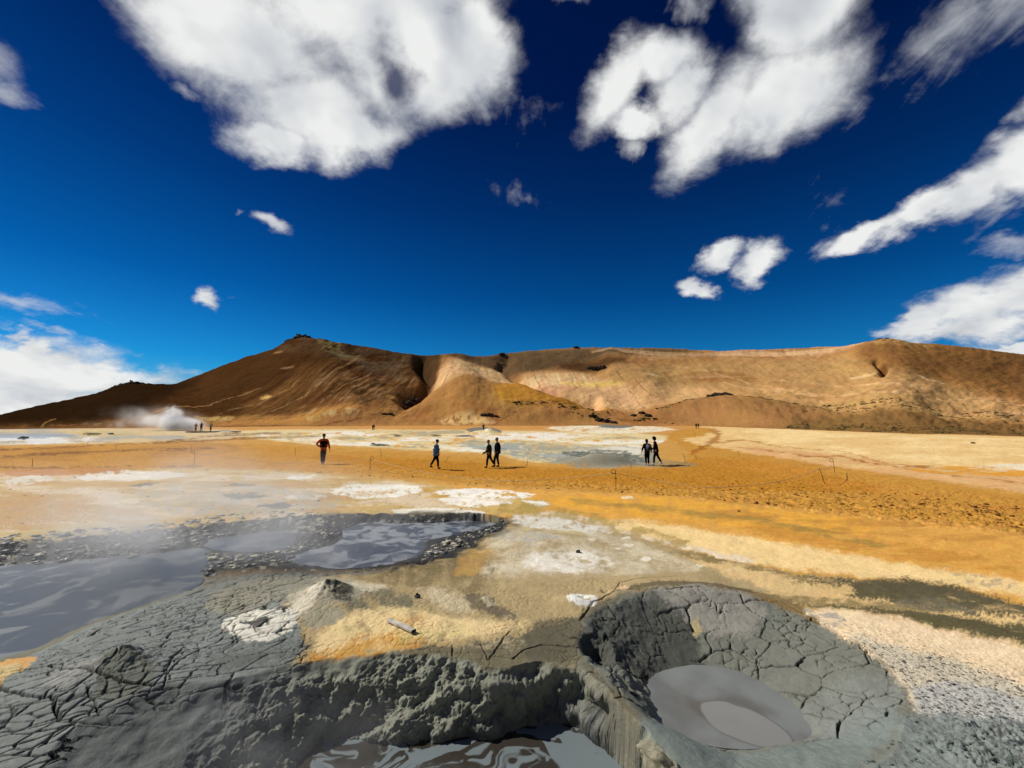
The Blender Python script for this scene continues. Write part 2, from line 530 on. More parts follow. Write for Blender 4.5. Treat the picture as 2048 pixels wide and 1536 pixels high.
# ------------------------------------------------------------------ ground material
def ground_material(name, bump=1.0, fine=1.0, far=False):
    m = bpy.data.materials.new(name); m.use_nodes = True
    g = NT(m.node_tree); g.n.clear()
    out = g.add('ShaderNodeOutputMaterial'); b = g.add('ShaderNodeBsdfPrincipled')
    g.l.new(b.outputs[0], out.inputs[0])
    a = g.add('ShaderNodeAttribute', attribute_name='Col')
    w = g.add('ShaderNodeAttribute', attribute_name='Wet')
    tc = g.add('ShaderNodeTexCoord'); P = tc.outputs['Object']
    if far:
        n1 = g.noise(P, 0.06, 8, 0.65, 0.5); n2 = g.noise(P, 0.9, 6, 0.7); n3 = g.noise(P, 0.012, 4, 0.6)
        k = g.math('MULTIPLY_ADD', n1, 0.55, 0.73)
        k = g.math('MULTIPLY', k, g.math('MULTIPLY_ADD', n2, 0.7, 0.65))
    else:
        n1 = g.noise(P, 1.7, 8, 0.62, 0.4); n2 = g.noise(P, 45.0, 5, 0.7); n3 = g.noise(P, 9.0, 7, 0.68, 0.3)
        k = g.math('MULTIPLY_ADD', n1, 0.40, 0.80)
        k = g.math('MULTIPLY', k, g.math('MULTIPLY_ADD', n2, 0.55, 0.725))
        k = g.math('MULTIPLY', k, g.math('MULTIPLY_ADD', n3, 0.5, 0.75))
    kk = g.add('ShaderNodeCombineColor')
    for i in range(3): g.put(kk.inputs[i], k)
    col = g.mix(1.0, a.outputs['Color'], kk.outputs[0], 'MULTIPLY')
    hs = g.add('ShaderNodeHueSaturation')
    g.put(hs.inputs['Color'], col)
    g.put(hs.inputs['Hue'], g.math('MULTIPLY_ADD', g.noise(P, 0.05 if far else 3.1, 5, 0.6), 0.035, 0.4825))
    hs.inputs['Saturation'].default_value = 0.96 if far else 1.0
    g.put(b.inputs['Base Color'], hs.outputs[0])
    g.put(b.inputs['Roughness'], g.math('MULTIPLY_ADD', w.outputs['Fac'], -0.55, 0.92))
    g.put(b.inputs['Specular IOR Level'], g.math('MULTIPLY_ADD', w.outputs['Fac'], 0.45, 0.0 if far else 0.06))
    bp = g.add('ShaderNodeBump')
    if far:
        hh = g.math('ADD', g.math('MULTIPLY', n1, 1.6), g.math('MULTIPLY', n2, 0.35))
        bp.inputs['Strength'].default_value = 0.5 * bump; bp.inputs['Distance'].default_value = 1.2
    else:
        n4 = g.noise(P, 22.0, 6, 0.65)
        hh = g.math('ADD', g.math('MULTIPLY', n3, 0.8), g.math('ADD', g.math('MULTIPLY', n4, 0.5), g.math('MULTIPLY', n2, 0.25)))
        bp.inputs['Strength'].default_value = 0.55 * bump; bp.inputs['Distance'].default_value = 0.03
    g.put(bp.inputs['Height'], hh)
    g.put(b.inputs['Normal'], bp.outputs[0])
    return m
M_ground = ground_material('ground_soil')
M_hill = ground_material('hill_soil', far=True)

# ------------------------------------------------------------------ ground sheet (polar grid, finer where the pits are)
def spans(parts):
    out = []
    for a, b, st in parts:
        n = max(2, int(round(abs(b - a) / st)))
        out += list(np.linspace(a, b, n, endpoint=False))
    out.append(parts[-1][1])
    return np.array(out)
rs = spans([(9000, 3000, 1500), (3000, 918, 60), (918, 574, 1.6), (574, 400, 0.62), (400, 300, 0.75), (300, 115, 0.75), (115, 17, 0.42), (17, 13, 0.6)])
RR = F * CZ / rs
uu = spans([(-1.62, -1.28, 0.012), (-1.28, 1.28, 0.00215), (1.28, 1.62, 0.012)])
TH = np.arctan(uu)
rest = np.linspace(TH[-1], 2 * math.pi + TH[0], 60)[1:-1]
TH = np.concatenate([TH, rest])
NR, NC = len(RR), len(TH)
Rg, Tg = np.meshgrid(RR, TH, indexing='ij')
X = (Rg * np.sin(Tg)).astype(f32).ravel(); Y = (Rg * np.cos(Tg)).astype(f32).ravel()
Z, (TL, DPL, DRL), (TN, DPN, DRN), (TC, DPC, DRC) = all_h(X, Y)
Z = Z.astype(f32)
front = Y > 0.8
Yc = np.maximum(Y, 0.8)

# map coordinates: where a point of the plain z=0 would be seen; outlines below are written in them
def to_map(x, y, z=0.0):
    vx, vy, vz = x, y, z - CZ
    cz_ = vy * CP + vz * SP
    cz_ = np.maximum(cz_, 0.05)
    cy_ = -vy * SP + vz * CP
    return 1024 + F * vx / cz_, 768 - F * cy_ / cz_
U, V = to_map(X, Yc)
Wn = (F * np.log(Yc)).astype(f32)
asp = np.clip(2.7 / Yc, 0.03, 1.0)
nA, nB = fbm(U / 46, Wn / 46, 5, 60, 0.55), fbm(U / 46 + 31, Wn / 46 + 9, 5, 61, 0.55)
nC = fbm(U / 150, V / 16, 5, 62, 0.6)                     # streaks lying along the plain
nD = fbm(U / 30, Wn / 90, 5, 63, 0.6)
nE = fbm(U / 14, Wn / 40, 4, 64, 0.6)
nF = fbm(X * 1.3, Y * 1.3, 5, 65, 0.6)                    # metres
nG = fbm(X * 5.5, Y * 5.5, 4, 66, 0.6)
COL = np.empty((len(X), 3), f32)
COL[:] = srgb(205, 154, 78)
WET = np.zeros(len(X), f32)
nH, nI = fbm(U / 11, Wn / 30, 4, 67, 0.6), fbm(U / 11 + 5, Wn / 30 + 8, 4, 68, 0.6)
Uw = U + 15 * nA + 7 * nH; Vw = V + (15 * nB + 7 * nI) * asp ** 0.65

nJ = fbm(U / 5, Wn / 9, 3, 69, 0.65)
def paint(poly, rgb, soft=6, op=1.0, z=0.0, nz=None, warp=1.0, wet=None, thr=None):
    if z:
        poly = [tuple(float(q[0]) for q in to_map(np.array([a]), np.array([b]))) for a, b in wpoly(poly, z)]
    xs = [p[0] for p in poly]; ys = [p[1] for p in poly]
    mrg = 30 + soft * 2
    m = front & (U > min(xs) - mrg) & (U < max(xs) + mrg) & (V > min(ys) - mrg) & (V < max(ys) + mrg)
    if not m.any(): return
    a = asp[m]
    pu = U[m] + warp * (Uw[m] - U[m]); pv = V[m] + warp * (Vw[m] - V[m])
    # distances count rows as long as they really are
    sd = poly_sd(pu, pv, smooth_poly(poly, 1))
    sf = soft * (0.25 + 0.75 * a)
    sd = sd + sf * 1.5 * nJ[m]
    k = sstep(sf, -sf, sd) * op
    if nz is not None:
        lo, hi = thr or (-0.1, 0.25)
        k = k * sstep(lo, hi, nz[m] + 0.25 * nJ[m])
    c = np.array(srgb(*rgb), f32)
    COL[m] = COL[m] * (1 - k[:, None]) + c * k[:, None]
    if wet is not None:
        WET[m] = WET[m] * (1 - k) + wet * k

paint([(-900, 1180), (500, 1130), (1300, 1150), (1500, 1200), (1800, 1300), (1850, 1430), (3000, 1700), (3000, 4000), (-900, 4000)], (120, 118, 102), 14)
# --- far plain
paint([(-900, 848), (300, 854), (600, 852), (1000, 850), (1400, 848), (3000, 860), (3000, 900), (2048, 885), (1400, 870), (1000, 868), (500, 865), (-900, 885)], (206, 150, 82), 6)
paint([(-900, 854), (0, 856), (300, 857), (520, 860), (500, 876), (330, 882), (240, 886), (0, 890), (-900, 905)], (214, 190, 146), 4)
paint([(-900, 854), (0, 856), (300, 857), (500, 860), (480, 875), (240, 884), (0, 888), (-900, 900)], (170, 168, 160), 4, 0.75, nz=nC, thr=(0.0, 0.25))
paint([(-900, 878), (0, 873), (120, 870), (235, 876), (200, 884), (0, 889), (-900, 903)], (228, 228, 226), 3, 0.9, nz=-nC, thr=(-0.25, 0.1))
paint([(-900, 870), (0, 868), (90, 868), (180, 872), (60, 877), (-900, 884)], (150, 165, 180), 2.5, 0.8)
paint([(150, 862), (260, 862), (300, 868), (200, 874), (150, 870)], (205, 180, 100), 3, 0.7, nz=nA, thr=(-0.2, 0.2))
paint([(440, 862), (640, 858), (900, 860), (1100, 862), (1330, 868), (1340, 880), (1295, 888), (1290, 915), (1260, 930), (1080, 928), (980, 906), (860, 901), (740, 894), (600, 888), (500, 876)], (226, 204, 150), 6)
paint([(480, 864), (900, 861), (1340, 870), (1290, 915), (1080, 925), (980, 904), (740, 892), (600, 886)], (240, 234, 218), 4, 0.95, nz=nC, thr=(-0.02, 0.16))
paint([(480, 864), (900, 861), (1340, 870), (1290, 915), (1080, 925), (980, 904), (740, 892), (600, 886)], (150, 150, 138), 4, 0.75, nz=-nC - 0.3 * nE, thr=(0.18, 0.42))
paint([(480, 864), (900, 861), (1340, 870), (1290, 915), (1080, 925), (980, 904), (740, 892), (600, 886)], (210, 150, 60), 4, 0.9, nz=nD + 0.4 * nE, thr=(0.12, 0.42))
paint([(530, 874), (640, 872), (700, 884), (900, 892), (960, 900), (740, 892), (600, 888)], (240, 232, 210), 3, 0.8, nz=nC + nE * .5, thr=(-0.25, 0.05))
paint([(1080, 855), (1150, 851), (1250, 851), (1345, 855), (1345, 861), (1250, 868), (1150, 865)], (236, 226, 196), 2.5, 0.95, warp=1.0, nz=nC + nE, thr=(-0.6, -0.1))
paint([(1180, 846), (1250, 848), (1275, 853), (1240, 857), (1195, 855)], (118, 124, 122), 2.5, warp=.4)
paint([(930, 858), (965, 853), (1000, 858), (1005, 867), (940, 866)], (120, 122, 112), 2.5, 0.95, warp=.3)
paint([(860, 862), (930, 860), (930, 868), (860, 867)], (170, 160, 130), 2.5, 0.8, warp=.4)
for a, b, w_, h_, c in ((760, 890, 26, 3.2, (72, 70, 58)), (930, 872, 24, 2.5, (90, 88, 74)), (795, 871, 12, 2, (90, 86, 70)), (870, 871, 14, 2, (90, 86, 70)), (182, 868, 26, 3.4, (84, 76, 58)), (45, 877, 12, 2.6, (46, 44, 46)),
                        (220, 868, 10, 2, (80, 76, 70)), (1000, 898, 20, 2, (80, 78, 66)), (450, 863, 30, 4, (150, 148, 138))):
    paint([(a - w_, b), (a, b - h_), (a + w_, b), (a, b + h_)], c, 2.5, 0.9, warp=.5)
# --- the cream flat on the right
paint([(1385, 850), (1500, 856), (1750, 865), (2048, 874), (3000, 905), (3000, 1110), (2048, 985), (1850, 955), (1650, 928), (1480, 903), (1400, 890), (1355, 880), (1400, 872), (1425, 862)], (232, 194, 130), 5)
paint([(1430, 850), (1750, 868), (2048, 878), (3000, 915), (3000, 1000), (2048, 945), (1750, 915), (1550, 890), (1450, 872)], (248, 218, 158), 8, 0.75, nz=nC, thr=(-0.35, 0.3))
paint([(1400, 880), (1500, 890), (1700, 915), (2048, 955), (3000, 1050), (3000, 1110), (2048, 985), (1700, 940), (1480, 904)], (222, 172, 116), 6, 0.9, nz=nC + .3 * nA, thr=(-0.4, 0.0))
def stroke(pts, wpx, rgb, op=0.9, soft=1.5, z=0.0, warp=1.0, wet=None, nz=None, thr=(-.3, .2)):
    if z: pts = [tuple(float(q[0]) for q in to_map(np.array([a]), np.array([b]))) for a, b in wpoly(pts, z)]
    xs = [p[0] for p in pts]; ys = [p[1] for p in pts]
    m = front & (U > min(xs) - 30) & (U < max(xs) + 30) & (V > min(ys) - 25) & (V < max(ys) + 25)
    if not m.any(): return
    d = line_d(U[m] + warp * (Uw[m] - U[m]), V[m] + warp * (Vw[m] - V[m]), pts)
    k = sstep(wpx + soft, wpx * 0.4, d) * op
    if nz is not None: k = k * sstep(thr[0], thr[1], nz[m])
    COL[m] = COL[m] * (1 - k[:, None]) + np.array(srgb(*rgb), f32) * k[:, None]
    if wet is not None: WET[m] = WET[m] * (1 - k) + wet * k
for pts in ([(1430, 884), (1490, 880), (1560, 893), (1680, 902), (1760, 925), (1900, 940), (2048, 952), (2300, 985)], [(1480, 895), (1600, 912), (1720, 922), (1850, 945), (2048, 968), (2300, 1010)],
            [(1610, 915), (1680, 913), (1760, 930)], [(1460, 905), (1600, 925), (1700, 940)], [(1800, 930), (1900, 938), (2000, 940)]):
    stroke(pts, 1.2, (168, 110, 55), 0.75, 1.5, nz=nD, thr=(-0.4, 0.2))
paint([(1800, 942), (1880, 932), (2048, 930), (2300, 945), (2300, 965), (2048, 952), (1900, 950)], (226, 158, 50), 3, 0.9, nz=nC, thr=(-.3, .1))
paint([(1900, 934), (2048, 926), (2500, 940), (2500, 965), (2048, 945)], (238, 226, 196), 3, 0.9, nz=-nC, thr=(-.15, .15))
# --- trodden path
paint([(-900, 912), (0, 897), (450, 884), (600, 896), (860, 908), (980, 918), (1080, 932), (1290, 936), (1370, 925), (1380, 905), (1350, 885), (1330, 872), (1350, 860), (1410, 854), (1430, 862), (1400, 872), (1360, 880),
       (1420, 895), (1480, 905), (1650, 932), (2048, 990), (3000, 1110), (3000, 1230), (2048, 1062), (1500, 1005), (1230, 985), (900, 962), (740, 948), (400, 935), (0, 942), (-900, 990)], (198, 144, 62), 5)
paint([(560, 905), (860, 918), (1080, 938), (1300, 940), (1400, 915), (1480, 915), (1650, 945), (1800, 985), (1600, 985), (1230, 970), (900, 950), (740, 935)], (188, 129, 42), 9, 0.9)
paint([(-900, 905), (0, 895), (330, 886), (460, 885), (500, 900), (380, 915), (0, 925), (-900, 960)], (180, 128, 58), 6, 0.75, nz=nC, thr=(-.3, .2))
paint([(1335, 880), (1450, 900), (1700, 945), (2048, 1005), (2048, 1030), (1700, 985), (1420, 930)], (206, 140, 60), 8, 0.6, nz=nC, thr=(-.2, .3))
for pts in ([(0, 900), (160, 893), (330, 884), (470, 878), (640, 872)], [(-300, 942), (0, 936), (130, 937), (230, 934), (400, 932)], [(0, 913), (120, 905), (300, 900), (420, 896)], [(330, 884), (420, 872), (560, 866)]):
    stroke(pts, 1.6, (112, 70, 34), 0.7, 2.0, nz=nE + nC, thr=(-0.5, 0.1))
stroke([(1385, 905), (1410, 895), (1440, 870), (1425, 860)], 3, (160, 100, 36), 0.8, 4)
paint([(895, 888), (1000, 884), (1120, 890), (1290, 893), (1325, 915), (1300, 930), (1160, 931), (1060, 921), (980, 903)], (150, 156, 146), 5, 0.85, nz=nE + nC, thr=(-0.5, 0.1))
paint([(1100, 893), (1280, 893), (1290, 912), (1180, 905)], (226, 220, 200), 4, 0.9, nz=nC, thr=(-0.3, 0.1))
paint([(1085, 930), (1120, 915), (1180, 905), (1250, 905), (1290, 915), (1330, 926), (1300, 933), (1180, 936)], (150, 150, 134), 5, 0.9, nz=nE, thr=(-1.1, -.3))
paint([(1290, 918), (1350, 922), (1400, 928), (1380, 934), (1300, 934)], (150, 132, 96), 5, 0.7)
paint([(1110, 908), (1160, 899), (1240, 898), (1280, 912), (1300, 928), (1240, 920), (1180, 916)], (84, 88, 80), 5, 0.8, nz=nE, thr=(-0.5, 0.2), warp=.8)
# --- bright ochre strip below the path
paint([(640, 952), (900, 968), (1230, 990), (1500, 1008), (2048, 1065), (3000, 1240), (3000, 1480), (2048, 1215), (1850, 1165), (1600, 1120), (1300, 1060), (1100, 1024), (1000, 1006), (860, 985), (700, 970)], (222, 165, 80), 8)
paint([(1000, 1000), (1230, 990), (1500, 1010), (1800, 1045), (1700, 1075), (1400, 1045), (1150, 1020)], (234, 172, 66), 9, 0.85, nz=nD, thr=(-.5, .1))
paint([(1300, 985), (1500, 998), (2048, 1055), (3000, 1230), (3000, 1300), (2048, 1100), (1700, 1062), (1450, 1030)], (196, 140, 66), 8, 0.75, nz=nC, thr=(-.2, .3))
paint([(1150, 1036), (1300, 1042), (1600, 1090), (1850, 1135), (2048, 1160), (2500, 1260), (2500, 1290), (2048, 1190), (1700, 1150), (1500, 1130), (1300, 1085)], (246, 214, 152), 10, 0.95)
paint([(1350, 1010), (1600, 1045), (1800, 1085), (2048, 1130), (2048, 1150), (1750, 1110), (1500, 1065)], (200, 140, 60), 8, 0.7, nz=nC, thr=(-.3, .2))
stroke([(1150, 1005), (1350, 1020), (1550, 1045), (1700, 1075), (1780, 1095)], 4, (150, 130, 70), 0.6, 6, nz=nC, thr=(-.4, .1))
stroke([(1000, 1020), (1100, 1028), (1170, 1038), (1250, 1068), (1400, 1100), (1500, 1122)], 4, (232, 214, 186), 0.9, 4)
# --- flats behind the mud pools
paint([(-900, 980), (0, 945), (300, 936), (560, 938), (680, 950), (820, 962), (1000, 985), (1120, 1008), (1040, 1035), (950, 1026), (650, 1030), (400, 1050), (0, 1090), (-900, 1200)], (204, 172, 104), 7)
paint([(-900, 975), (0, 945), (300, 938), (640, 945), (1000, 985), (1040, 1010), (650, 1025), (0, 1085), (-900, 1180)], (224, 202, 170), 6, 0.9, nz=nC + .4 * nA, thr=(-0.1, 0.25))
paint([(-900, 975), (0, 945), (300, 938), (640, 945), (1000, 985), (650, 1025), (0, 1085), (-900, 1180)], (196, 146, 64), 10, 0.75, nz=-nC + .3 * nB, thr=(0.0, 0.5))
paint([(-300, 1000), (0, 984), (130, 990), (200, 1010), (130, 1040), (0, 1058), (-300, 1080)], (190, 140, 58), 30, 0.85, nz=nC + nD, thr=(-.9, .1))
paint([(0, 940), (180, 936), (300, 938), (150, 950), (0, 955)], (196, 128, 60), 5, 0.8)
for pl, c in (([(150, 950), (250, 940), (350, 942), (380, 950), (300, 960), (180, 962)], (236, 228, 214)), ([(560, 952), (620, 950), (640, 956), (590, 960)], (240, 236, 222)), ([(650, 975), (740, 966), (830, 968), (850, 978), (780, 992), (680, 992)], (244, 240, 226)),
              ([(860, 985), (900, 975), (1000, 978), (1080, 988), (1040, 998), (930, 995)], (248, 244, 232)), ([(870, 992), (960, 995), (1040, 1006), (960, 1014), (890, 1004)], (246, 240, 226)), ([(560, 990), (640, 985), (660, 995), (580, 998)], (230, 220, 200)),
              ([(0, 958), (90, 950), (110, 960), (20, 972)], (228, 218, 200)), ([(210, 1003), (330, 998), (320, 1006), (230, 1008)], (232, 214, 170)), ([(780, 1018), (860, 1012), (960, 1018), (980, 1028), (860, 1034), (790, 1030)], (236, 230, 212)),
              ([(1035, 1000), (1100, 1005), (1070, 1015)], (240, 236, 226)), ([(1240, 996), (1275, 996), (1270, 1001), (1245, 1001)], (246, 226, 190))):
    paint(pl, c, 3, 0.95, nz=nE + nC, thr=(-0.75, -0.2))
paint([(700, 980), (800, 975), (790, 985), (720, 988)], (206, 160, 70), 3, 0.7, nz=nE, thr=(-.2, .2))
paint([(240, 975), (420, 965), (620, 975), (700, 1000), (640, 1022), (440, 1035), (300, 1020)], (176, 170, 150), 8, 0.65, nz=nD, thr=(-.3, .2))
for pl in ([(235, 974), (320, 966), (300, 975)], [(440, 972), (520, 968), (500, 976)], [(430, 990), (520, 985), (540, 992), (470, 1000)], [(500, 1010), (560, 1003), (600, 1010), (540, 1018)]):
    paint(pl, (92, 92, 82), 3, 0.85)
paint([(990, 1000), (1150, 1020), (1300, 1055), (1400, 1090), (1300, 1100), (1150, 1050), (1000, 1030)], (164, 140, 76), 7, 0.75, nz=nD, thr=(-.4, .2))
# --- beige plateau between pools and pits
paint([(430, 1270), (560, 1160), (720, 1150), (880, 1120), (960, 1090), (1012, 1052), (1040, 1032), (1150, 1040), (1300, 1085), (1500, 1130), (1650, 1160), (1600, 1205), (1500, 1190), (1350, 1185), (1200, 1195), (1165, 1240), (1150, 1310), (1150, 1345), (1000, 1345), (700, 1330), (560, 1350)], (176, 156, 116), 8)
paint([(950, 1095), (1040, 1050), (1180, 1060), (1320, 1100), (1430, 1140), (1300, 1150), (1150, 1150), (1000, 1160), (930, 1130)], (218, 206, 178), 16, 0.85, nz=nF + .3 * nG, thr=(-.7, .5))
paint([(1040, 1110), (1180, 1105), (1240, 1125), (1160, 1150), (1060, 1140)], (234, 228, 214), 12, 0.9, nz=nG + nF, thr=(-.8, .3))
paint([(1050, 1040), (1150, 1052), (1200, 1075), (1120, 1085), (1040, 1062)], (188, 166, 80), 10, 0.6, nz=nF + nG, thr=(-.3, .5))
paint([(1010, 1030), (1100, 1033), (1170, 1045), (1240, 1066), (1160, 1068), (1040, 1056)], (222, 218, 204), 7, 0.9, nz=nE + nF, thr=(-.8, .1))
paint([(960, 1050), (1040, 1060), (1120, 1080), (1080, 1100), (1000, 1092)], (170, 168, 158), 10, 0.7, nz=nG + nF, thr=(-.5, .5))
for a, b, w_ in ((1405, 1130, 16), (1470, 1139, 18), (1255, 1092, 12), (1235, 1100, 9), (1185, 1084, 8), (1290, 1118, 14), (1160, 1112, 10), (1250, 1078, 10)):
    paint([(a - w_, b), (a, b - w_ * .35), (a + w_, b), (a, b + w_ * .35)], (238, 230, 208), 3, 0.9, warp=.5)
paint([(880, 1115), (960, 1100), (1000, 1150), (960, 1190), (860, 1180), (700, 1165), (740, 1150)], (126, 112, 80), 12, 0.85, nz=nD, thr=(-.5, .2))
paint([(930, 1100), (990, 1090), (960, 1150), (900, 1150)], (186, 146, 80), 10, 0.7)
paint([(690, 1180), (760, 1175), (840, 1195), (820, 1235), (740, 1250), (680, 1225)], (108, 106, 90), 12, 0.85, nz=nD, thr=(-.6, .2))
paint([(830, 1160), (910, 1180), (960, 1220), (900, 1230), (840, 1195)], (206, 192, 160), 14, 0.75, nz=nG + nF, thr=(-.8, .4))
paint([(920, 1190), (960, 1185), (1010, 1215), (1060, 1260), (1000, 1240), (940, 1215)], (104, 96, 80), 9, 0.85)
paint([(960, 1200), (985, 1195), (995, 1206), (970, 1212)], (190, 178, 150), 4, 0.9)
paint([(680, 1240), (800, 1215), (950, 1250), (1080, 1235), (1000, 1275), (860, 1290), (700, 1310), (620, 1315), (640, 1275)], (230, 204, 150), 11, 0.9, nz=nD, thr=(-.7, .0))
paint([(780, 1240), (860, 1235), (850, 1262), (800, 1265)], (212, 166, 106), 14, 0.7, nz=nG + nF, thr=(-.6, .5))
paint([(600, 1335), (630, 1312), (690, 1296), (735, 1280), (790, 1278), (830, 1286), (870, 1292), (800, 1302), (720, 1318), (640, 1330)], (202, 152, 74), 12, 0.85, nz=nG + nF, thr=(-.9, .2))
paint([(600, 1338), (640, 1320), (760, 1308), (840, 1296), (900, 1290), (860, 1300), (720, 1322), (640, 1334)], (204, 138, 36), 6, 0.8, nz=nG + .5 * nF, thr=(-.4, .3))
paint([(790, 1280), (860, 1270), (960, 1270), (930, 1290), (850, 1296), (800, 1296)], (196, 184, 112), 10, 0.6, nz=nG + nF, thr=(-.4, .5))
paint([(600, 1345), (700, 1322), (860, 1300), (960, 1292), (1080, 1262), (1150, 1235), (1180, 1240), (1160, 1345), (1000, 1350), (700, 1340)], (112, 106, 86), 6, 0.95)
paint([(930, 1295), (990, 1282), (1060, 1280), (1050, 1296), (960, 1302)], (180, 166, 134), 5, 0.7, nz=nG, thr=(-.2, .2))
paint([(1060, 1250), (1140, 1225), (1165, 1250), (1150, 1320), (1060, 1330), (1040, 1290)], (96, 92, 76), 8, 0.8)
# --- cone flanks and vents
cone = [(540, 1255), (590, 1215), (640, 1180), (655, 1178), (640, 1200), (610, 1240), (570, 1260)]
paint([(560, 1180), (620, 1150), (700, 1160), (740, 1185), (700, 1215), (640, 1225), (590, 1225), (540, 1215)], (170, 164, 144), 10, 0.9)
paint(cone, (222, 214, 192), 14, 0.9, warp=1.0, nz=nF + nG, thr=(-1.2, -.2))
paint([(690, 1168), (760, 1165), (770, 1185), (710, 1192)], (212, 202, 176), 8, 0.8)
paint([(640, 1175), (670, 1172), (700, 1190), (710, 1210), (680, 1215), (655, 1200)], (74, 74, 66), 6, 0.9, nz=nG, thr=(-.6, -.1))
paint([(600, 1235), (660, 1220), (700, 1235), (660, 1260), (610, 1265)], (150, 150, 134), 7, 0.7)
# --- cracked grey mud on the left
paint([(-900, 1640), (-400, 1480), (-100, 1372), (0, 1340), (50, 1310), (90, 1280), (250, 1205), (380, 1165), (430, 1150), (520, 1136), (640, 1138), (620, 1185), (560, 1205), (560, 1230), (600, 1255), (610, 1290), (600, 1318), (560, 1350), (420, 1385),
       (262, 1415), (135, 1485), (90, 1530), (40, 1650), (-200, 1750), (-900, 1900)], (126, 131, 127), 6, wet=0.2)
paint([(430, 1180), (520, 1152), (640, 1148), (640, 1180), (560, 1205), (480, 1235), (400, 1225)], (156, 150, 128), 9, 0.7)
paint([(430, 1310), (520, 1290), (610, 1296), (600, 1330), (500, 1356), (420, 1352)], (86, 89, 84), 34, 0.75, nz=nF + nG, thr=(-1.0, .3))
paint([(200, 1340), (260, 1325), (320, 1350), (300, 1400), (220, 1430), (180, 1400)], (104, 106, 94), 14, 0.8)
paint([(100, 1360), (180, 1330), (210, 1360), (150, 1400), (90, 1400)], (150, 148, 142), 9, 0.6)
paint([(440, 1255), (470, 1232), (540, 1222), (590, 1226), (600, 1245), (570, 1275), (520, 1290), (460, 1282)], (226, 222, 206), 3.5, 1.0, warp=.8)
paint([(480, 1250), (520, 1244), (545, 1250), (520, 1266), (485, 1266)], (84, 84, 80), 4, 0.95, nz=nG, thr=(-.8, -.2))
paint([(545, 1226), (565, 1222), (578, 1230), (560, 1236)], (84, 84, 78), 3, 0.9)
paint([(-700, 1370), (-100, 1330), (0, 1312), (60, 1300), (78, 1312), (50, 1340), (0, 1375), (-100, 1420), (-700, 1560)], (206, 160, 98), 5, nz=nF, thr=(-1, -.5))
paint([(-200, 1350), (0, 1330), (60, 1325), (0, 1375), (-100, 1420)], (196, 180, 130), 6, 0.8)
# --- right: dark run-off, cream shoulder, speckled crust
paint([(1340, 1100), (1500, 1135), (1650, 1155), (1850, 1163), (2048, 1208), (2500, 1340), (2500, 1480), (2048, 1290), (1900, 1262), (1700, 1222), (1560, 1210), (1450, 1200), (1560, 1180), (1500, 1160), (1400, 1130)], (222, 190, 134), 7, 0.9)
paint([(1560, 1150), (1680, 1158), (1800, 1158), (1880, 1163), (1980, 1190), (2060, 1212), (2600, 1390), (2600, 1420), (2060, 1232), (1900, 1212), (1760, 1192), (1680, 1186), (1720, 1174), (1640, 1164)], (82, 78, 56), 11, 0.95, wet=0.25, nz=nF + .5 * nG + .8 * nC, thr=(-1.3, -.3))
paint([(1300, 1090), (1450, 1118), (1600, 1150), (1700, 1160), (1640, 1168), (1500, 1140), (1380, 1118)], (128, 112, 72), 6, 0.85, nz=nD + nC, thr=(-.5, .2))
paint([(1560, 1205), (1640, 1204), (1760, 1210), (1850, 1222), (1960, 1230), (2060, 1244), (2600, 1400), (2600, 1470), (2060, 1288), (1960, 1272), (1850, 1250), (1740, 1222), (1640, 1216)], (84, 80, 54), 11, 0.95, wet=0.2, nz=nF + .5 * nG + .8 * nC, thr=(-1.3, -.3))
paint([(1500, 1190), (1600, 1186), (1760, 1196), (1900, 1216), (1850, 1222), (1700, 1210), (1580, 1206)], (140, 124, 84), 5, 0.85, nz=nD, thr=(-.5, .2))
paint([(1790, 1188), (1900, 1200), (1980, 1222), (1860, 1216), (1780, 1202)], (110, 104, 84), 4, 0.8)
paint([(1900, 1140), (2048, 1165), (2500, 1290), (2500, 1310), (2048, 1192), (1900, 1155)], (150, 140, 120), 6, 0.6, nz=nC + nE, thr=(-.2, .2))
paint([(1460, 1180), (1560, 1195), (1640, 1225), (1700, 1260), (1650, 1262), (1560, 1215), (1440, 1198)], (120, 104, 72), 8, 0.85)
paint([(1600, 1220), (1640, 1214), (1760, 1228), (1900, 1262), (2060, 1292), (2700, 1460), (2700, 1640), (2060, 1440), (1900, 1425), (1830, 1430), (1810, 1380), (1730, 1305), (1650, 1250)], (242, 216, 176), 9)
paint([(1690, 1265), (1800, 1300), (1950, 1335), (2060, 1375), (2700, 1520), (2700, 1700), (2060, 1450), (1830, 1440), (1815, 1380), (1735, 1300)], (206, 198, 176), 12, 0.85)
paint([(1590, 1222), (1640, 1216), (1700, 1245), (1660, 1250)], (170, 166, 156), 6, 0.8, nz=nG, thr=(-.3, .1))
paint([(1830, 1370), (1960, 1370), (2060, 1400), (2700, 1560), (2700, 1740), (2060, 1460), (1830, 1440)], (186, 188, 186), 12, 0.8)
paint([(1300, 1640), (1540, 1580), (1660, 1535), (1735, 1485), (1775, 1425), (1900, 1432), (2060, 1440), (2700, 1660), (2700, 2100), (1300, 2000)], (128, 136, 132), 12, 0.95, wet=0.1)
paint([(1780, 1520), (1900, 1445), (2048, 1440), (2500, 1560), (2500, 1800), (1800, 1700)], (72, 84, 80), 14, 0.85, nz=nF + nG, thr=(.1, .45))
tone = 1 + 0.10 * nD + 0.08 * nE + 0.05 * nH + 0.10 * nJ
COL *= np.clip(tone, 0.6, 1.4)[:, None]
